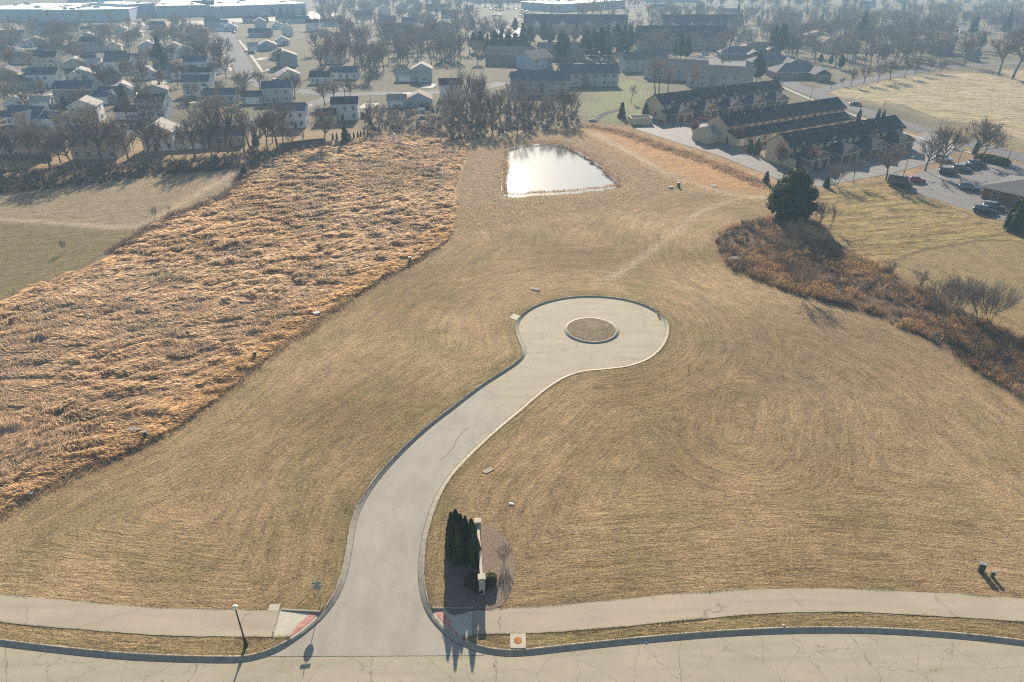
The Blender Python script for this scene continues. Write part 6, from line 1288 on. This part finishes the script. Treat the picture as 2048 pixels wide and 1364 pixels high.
for px, py, top in [(948, 104, 66), (962, 108, 62), (975, 106, 68), (990, 110, 62), (1003, 112, 58), (1016, 110, 64), (1030, 108, 66), (1045, 96, 46), (1052, 120, 78), (1060, 90, 50), (1088, 88, 42), (1100, 92, 50), (1122, 122, 62), (1130, 118, 70), (1152, 84, 48), (1172, 118, 58), (1185, 112, 56),
                    (1200, 112, 54), (1213, 112, 52), (1232, 105, 48), (1247, 104, 50), (1258, 104, 52), (1360, 120, 72), (1352, 118, 78), (1372, 122, 72), (1512, 166, 106), (1520, 160, 116), (945, 56, 30), (1030, 66, 36), (1000, 20, 5)]:
    T('spruce' if px % 2 else 'pine', px, py, top, 'dark green conifer', CN, group='conifers by the apartments')
RC = 'in the right suburb'
for px, py, top in [(1545, 108, 52), (1560, 112, 48), (1608, 76, 46), (1602, 82, 52), (1720, 78, 22), (1730, 80, 40), (1945, 66, 32), (1960, 100, 66), (1818, 66, 46), (1640, 60, 26), (1550, 60, 34), (1680, 140, 110), (1660, 132, 108), (1640, 128, 108), (2012, 62, 20), (1806, 22, 4), (1390, 60, 28), (1480, 50, 20), (1475, 34, 8)]:
    T('pine' if py > 90 else 'spruce', px, py, top, 'dark green conifer', RC, group='right suburb conifers')
RW = 'in the row along the tan field'
for px, py, top in [(1684, 172, 155), (1701, 172, 136), (1727, 168, 132), (1755, 164, 126), (1780, 160, 118), (1808, 155, 118), (1831, 149, 116), (1857, 145, 116), (1880, 147, 122)]: T('bare', px, py, top, 'small bare tree', RW, group='trees along the tan field')
for px, py, top, lb in [(1926, 133, 66, 'large wide crowned bare tree at the left of the tan field top'), (1997, 150, 62, 'largest bare tree at the top right, nearer of the pair'), (2024, 158, 55, 'large bare tree at the right edge behind the tan field'), (1812, 96, 34, 'big pale bare tree among the right suburb roofs'), (1858, 90, 30, 'broad bare tree right of the pale suburb tree')]:
    T('bare', px, py, top, lb, '', wid=1.05)
scatter([(1560, 60), (2048, 50), (2048, 115), (1880, 125), (1660, 135), (1560, 110)], 36, ['bare', 'dense', 'bare'], (9, 14), 'bare grey tree', 'among the right suburb roofs', 'right suburb trees', 5)
scatter([(1180, 20), (2048, 8), (2048, 60), (1560, 70), (1480, 60), (1180, 44)], 26, ['bare', 'dense'], (9, 14), 'distant bare tree', 'above the dark condominium roofs', 'distant trees', 6)
for px, py, top in [(1310, 190, 112), (1318, 192, 118), (1335, 188, 130), (1383, 182, 130), (1395, 178, 130), (1262, 205, 168), (1325, 100, 56), (1315, 104, 66), (1445, 100, 62), (1500, 92, 58), (1540, 78, 48), (1345, 98, 68), (1443, 136, 108), (1270, 96, 60)]:
    T('tall' if top > 110 and py > 150 else 'bare', px, py, top, 'bare tree', 'around the grey apartment blocks', group='apartment trees')
PL = 'at the big parking lot'
for px, py, top, lb in [(1772, 360, 290, 'spreading bare tree left of the panel van'), (1850, 342, 265, 'bare tree behind the red sedan'), (1879, 338, 250, 'bare tree left of the parked car row'), (1946, 322, 240, 'wide bare tree behind the maroon SUV'), (1966, 314, 250, 'bare tree just left of the clipped hedge')]: T('bare', px, py, top, lb, '')
for px, py, top, k, ph in [(1706, 366, 318, 'small', 'young bare tree beside the lawn'), (1673, 371, 325, 'multi', 'upright bare shrub beside the lawn'), (1612, 345, 318, 'small', 'thin bare sapling behind the big pine'), (1563, 338, 288, 'red', 'reddish pear tree at the near townhouse gable'), (1614, 338, 292, 'red', 'reddish pear tree before the near townhouse garages'),
                           (1384, 276, 238, 'red', 'round reddish tree on the parking island'), (1473, 292, 250, 'red', 'slim reddish tree at the middle townhouses'), (1600, 362, 330, 'small', 'pale sapling at the drive bend')]: T(k, px, py, top, ph, '')
GE = 'by the townhouse walls'
for px, py, top in [(1424, 278, 256), (1433, 280, 254), (1456, 288, 264), (1499, 306, 276), (1513, 308, 278), (1290, 236, 203), (1716, 242, 219), (1755, 238, 218), (1766, 237, 220), (1548, 164, 150), (1555, 163, 148), (1949, 308, 284)]: T('cone', px, py, top, 'dark pointed evergreen', GE, group='pointed evergreens by the townhouses')
T('fir', 1243, 235, 205, 'small fir', 'on the grass near the bin enclosure'); T('fir', 1531, 367, 343, 'small spruce', 'beside the drive bend'); T('cone', 1652, 374, 352, 'squat dark evergreen', 'at the lawn corner', wid=1.4)
# big pine in front of the lawn
def bigpine():
    x, y = at(1578, 440); H_ = hpx((1578, 440), 344); r = np.random.RandomState(77); o = empty('pine_tree', (x, y, 0), 0, 'big dense dark pine at the head of the brown thicket', 'conifer'); C = []
    for k in range(210):
        t = r.rand() ** .8; z = H_ * (.06 + .92 * t); R_ = 4.9 * (1 - abs(t - .36) ** 1.5 * 1.75) * r.uniform(.45, 1.2); R_ = max(R_, .6); a = r.rand() * 6.283
        q = R_ * r.uniform(.55, 1.0) ** .5; c = np.array([math.cos(a) * q, math.sin(a) * q, z]); m_ = 150; C.append(c + r.normal(0, 1, (m_, 3)) * np.array([.5, .5, .34]) * r.uniform(.6, 1.3))
    C = np.concatenate(C); C[:, 2] = np.maximum(C[:, 2], .2); d = C - np.array([0, 0, H_ * .45]); d /= np.linalg.norm(d, axis=1)[:, None]
    V, F = leafquads(C, .34, r, d, .9); mobj('crown', npmesh('crown', V, F, M['needle']), o); MB().lathe([(.38, -.1), (.3, H_ * .3), (.2, H_ * .6), (.05, H_ * .95)], 8).build('trunk', M['bark'], o, True)
bigpine()
# dark arborvitae mass at the right edge by the office
for px, py, top, s in [(2020, 450, 405, 1.0), (2034, 452, 392, 1.2), (2040, 452, 384, 1.4), (2060, 462, 380, 1.5), (2030, 462, 410, 1.3), (2085, 466, 385, 1.4)]: T('cone', px, py, top, 'dark dense arborvitae', 'at the right edge before the office', wid=s * 1.15, group='arborvitae before the office')
# thicket shrubs and small trees
TH = 'in the brown thicket'
for px, py, top, k in [(1598, 590, 530, 'multi'), (1585, 500, 440, 'multi'), (1628, 505, 455, 'multi'), (1640, 462, 405, 'small'), (1660, 458, 415, 'small'), (1778, 560, 520, 'small'), (1834, 588, 538, 'small'), (1874, 645, 556, 'multi'), (1905, 625, 560, 'multi'), (1925, 620, 555, 'multi'), (1955, 645, 570, 'multi'), (1976, 648, 570, 'multi'), (1560, 520, 470, 'multi'), (1520, 470, 435, 'small')]:
    T(k, px, py, top, 'bare grey shrub' if k == 'multi' else 'thin bare sapling', TH, group='thicket shrubs')
T('multi', 131, 503, 478, 'young brown leaved sapling', 'alone on the green left field', wid=.5); T('multi', 311, 440, 412, 'reddish sapling', 'at the ditch between field and marsh', wid=.55); T('small', 340, 425, 412, 'small dark sapling', 'at the ditch right of the reddish sapling')
T('small', 1082, 258, 246, 'tiny bare sapling', 'on the bank above the pond')
finish_labels()
# ------------------------------------------------------------ far woods: one mass nobody could count
def far_woods():
    V0, F0, V1, F1 = grow(900, 12, spread=.55, trunk=.18, kids=(8, 6, 4)); V1 = V1 + (V1 - np.repeat(V1.reshape(-1, 3, 3).mean(1), 3, 0) if len(V1) % 3 == 0 else 0) * 0; Va = np.r_[V0, V1]; Fa = np.r_[F0, F1 + len(V0)]
    r = np.random.RandomState(6); pts = []
    def fill(poly, n):
        xs = np.array(poly); lo, hi = xs.min(0), xs.max(0); c = 0; t = 0
        while c < n and t < n * 8:
            t += 1; q = lo + r.rand(2) * (hi - lo)
            if inside(q[:1], q[1:], poly)[0]:
                x, y = at(*q)
                if all((x - a) ** 2 + (y - b) ** 2 > (rr * .8) ** 2 for a, b, rr in HP): pts.append((x, y)); c += 1
    fill([(620, 0), (2048, 0), (2048, 16), (1500, 20), (1280, 22), (1060, 20), (900, 20), (640, 24)], 300)
    fill([(620, 14), (760, 6), (940, 24), (960, 60), (900, 90), (700, 70), (640, 60)], 110)
    fill([(1080, 26), (1300, 30), (1560, 34), (2048, 26), (2048, 60), (1700, 75), (1540, 90), (1480, 50), (1100, 44)], 240)
    fill([(640, 90), (760, 80), (960, 110), (900, 132), (780, 132), (740, 170)], 70); fill([(1540, 60), (1900, 70), (1900, 120), (1680, 140), (1560, 110)], 110); fill([(0, 40), (430, 48), (430, 120), (0, 120)], 50)
    fill([(930, 56), (1500, 56), (1500, 112), (1130, 118), (930, 80)], 90)
    P = np.array(pts); n = len(P); a = r.rand(n) * 6.283; s = r.uniform(.7, 1.15, n)
    X = (Va[None, :, 0] * np.cos(a)[:, None] - Va[None, :, 1] * np.sin(a)[:, None]) * s[:, None] + P[:, :1]; Y = (Va[None, :, 0] * np.sin(a)[:, None] + Va[None, :, 1] * np.cos(a)[:, None]) * s[:, None] + P[:, 1:]
    V = np.stack([X, Y, Va[None, :, 2] * s[:, None]], -1).reshape(-1, 3); F = (Fa[None] + (np.arange(n) * len(Va))[:, None, None]).reshape(-1, 4)
    tag(mobj('distant_woods', npmesh('distant_woods', V, F, M['twig'])), 'hazy mass of distant bare trees toward the horizon', kind='stuff')
far_woods()
# ------------------------------------------------------------ haze
hz_m = bpy.data.materials.new('haze_air'); hz_m.use_nodes = True; nt = hz_m.node_tree; nt.nodes.clear()
out = nt.nodes.new('ShaderNodeOutputMaterial'); pv = nt.nodes.new('ShaderNodeVolumePrincipled'); nt.links.new(pv.outputs[0], out.inputs['Volume'])
pv.inputs['Color'].default_value = (.46, .72, 1.0, 1); pv.inputs['Density'].default_value = 0.00038; pv.inputs['Anisotropy'].default_value = 0.1
hzb = MB().box(-1640, 1640, -120, 1790, -3.0, 62).build('haze', hz_m)
tag(hzb, 'pale blue haze over the far suburb', kind='stuff')
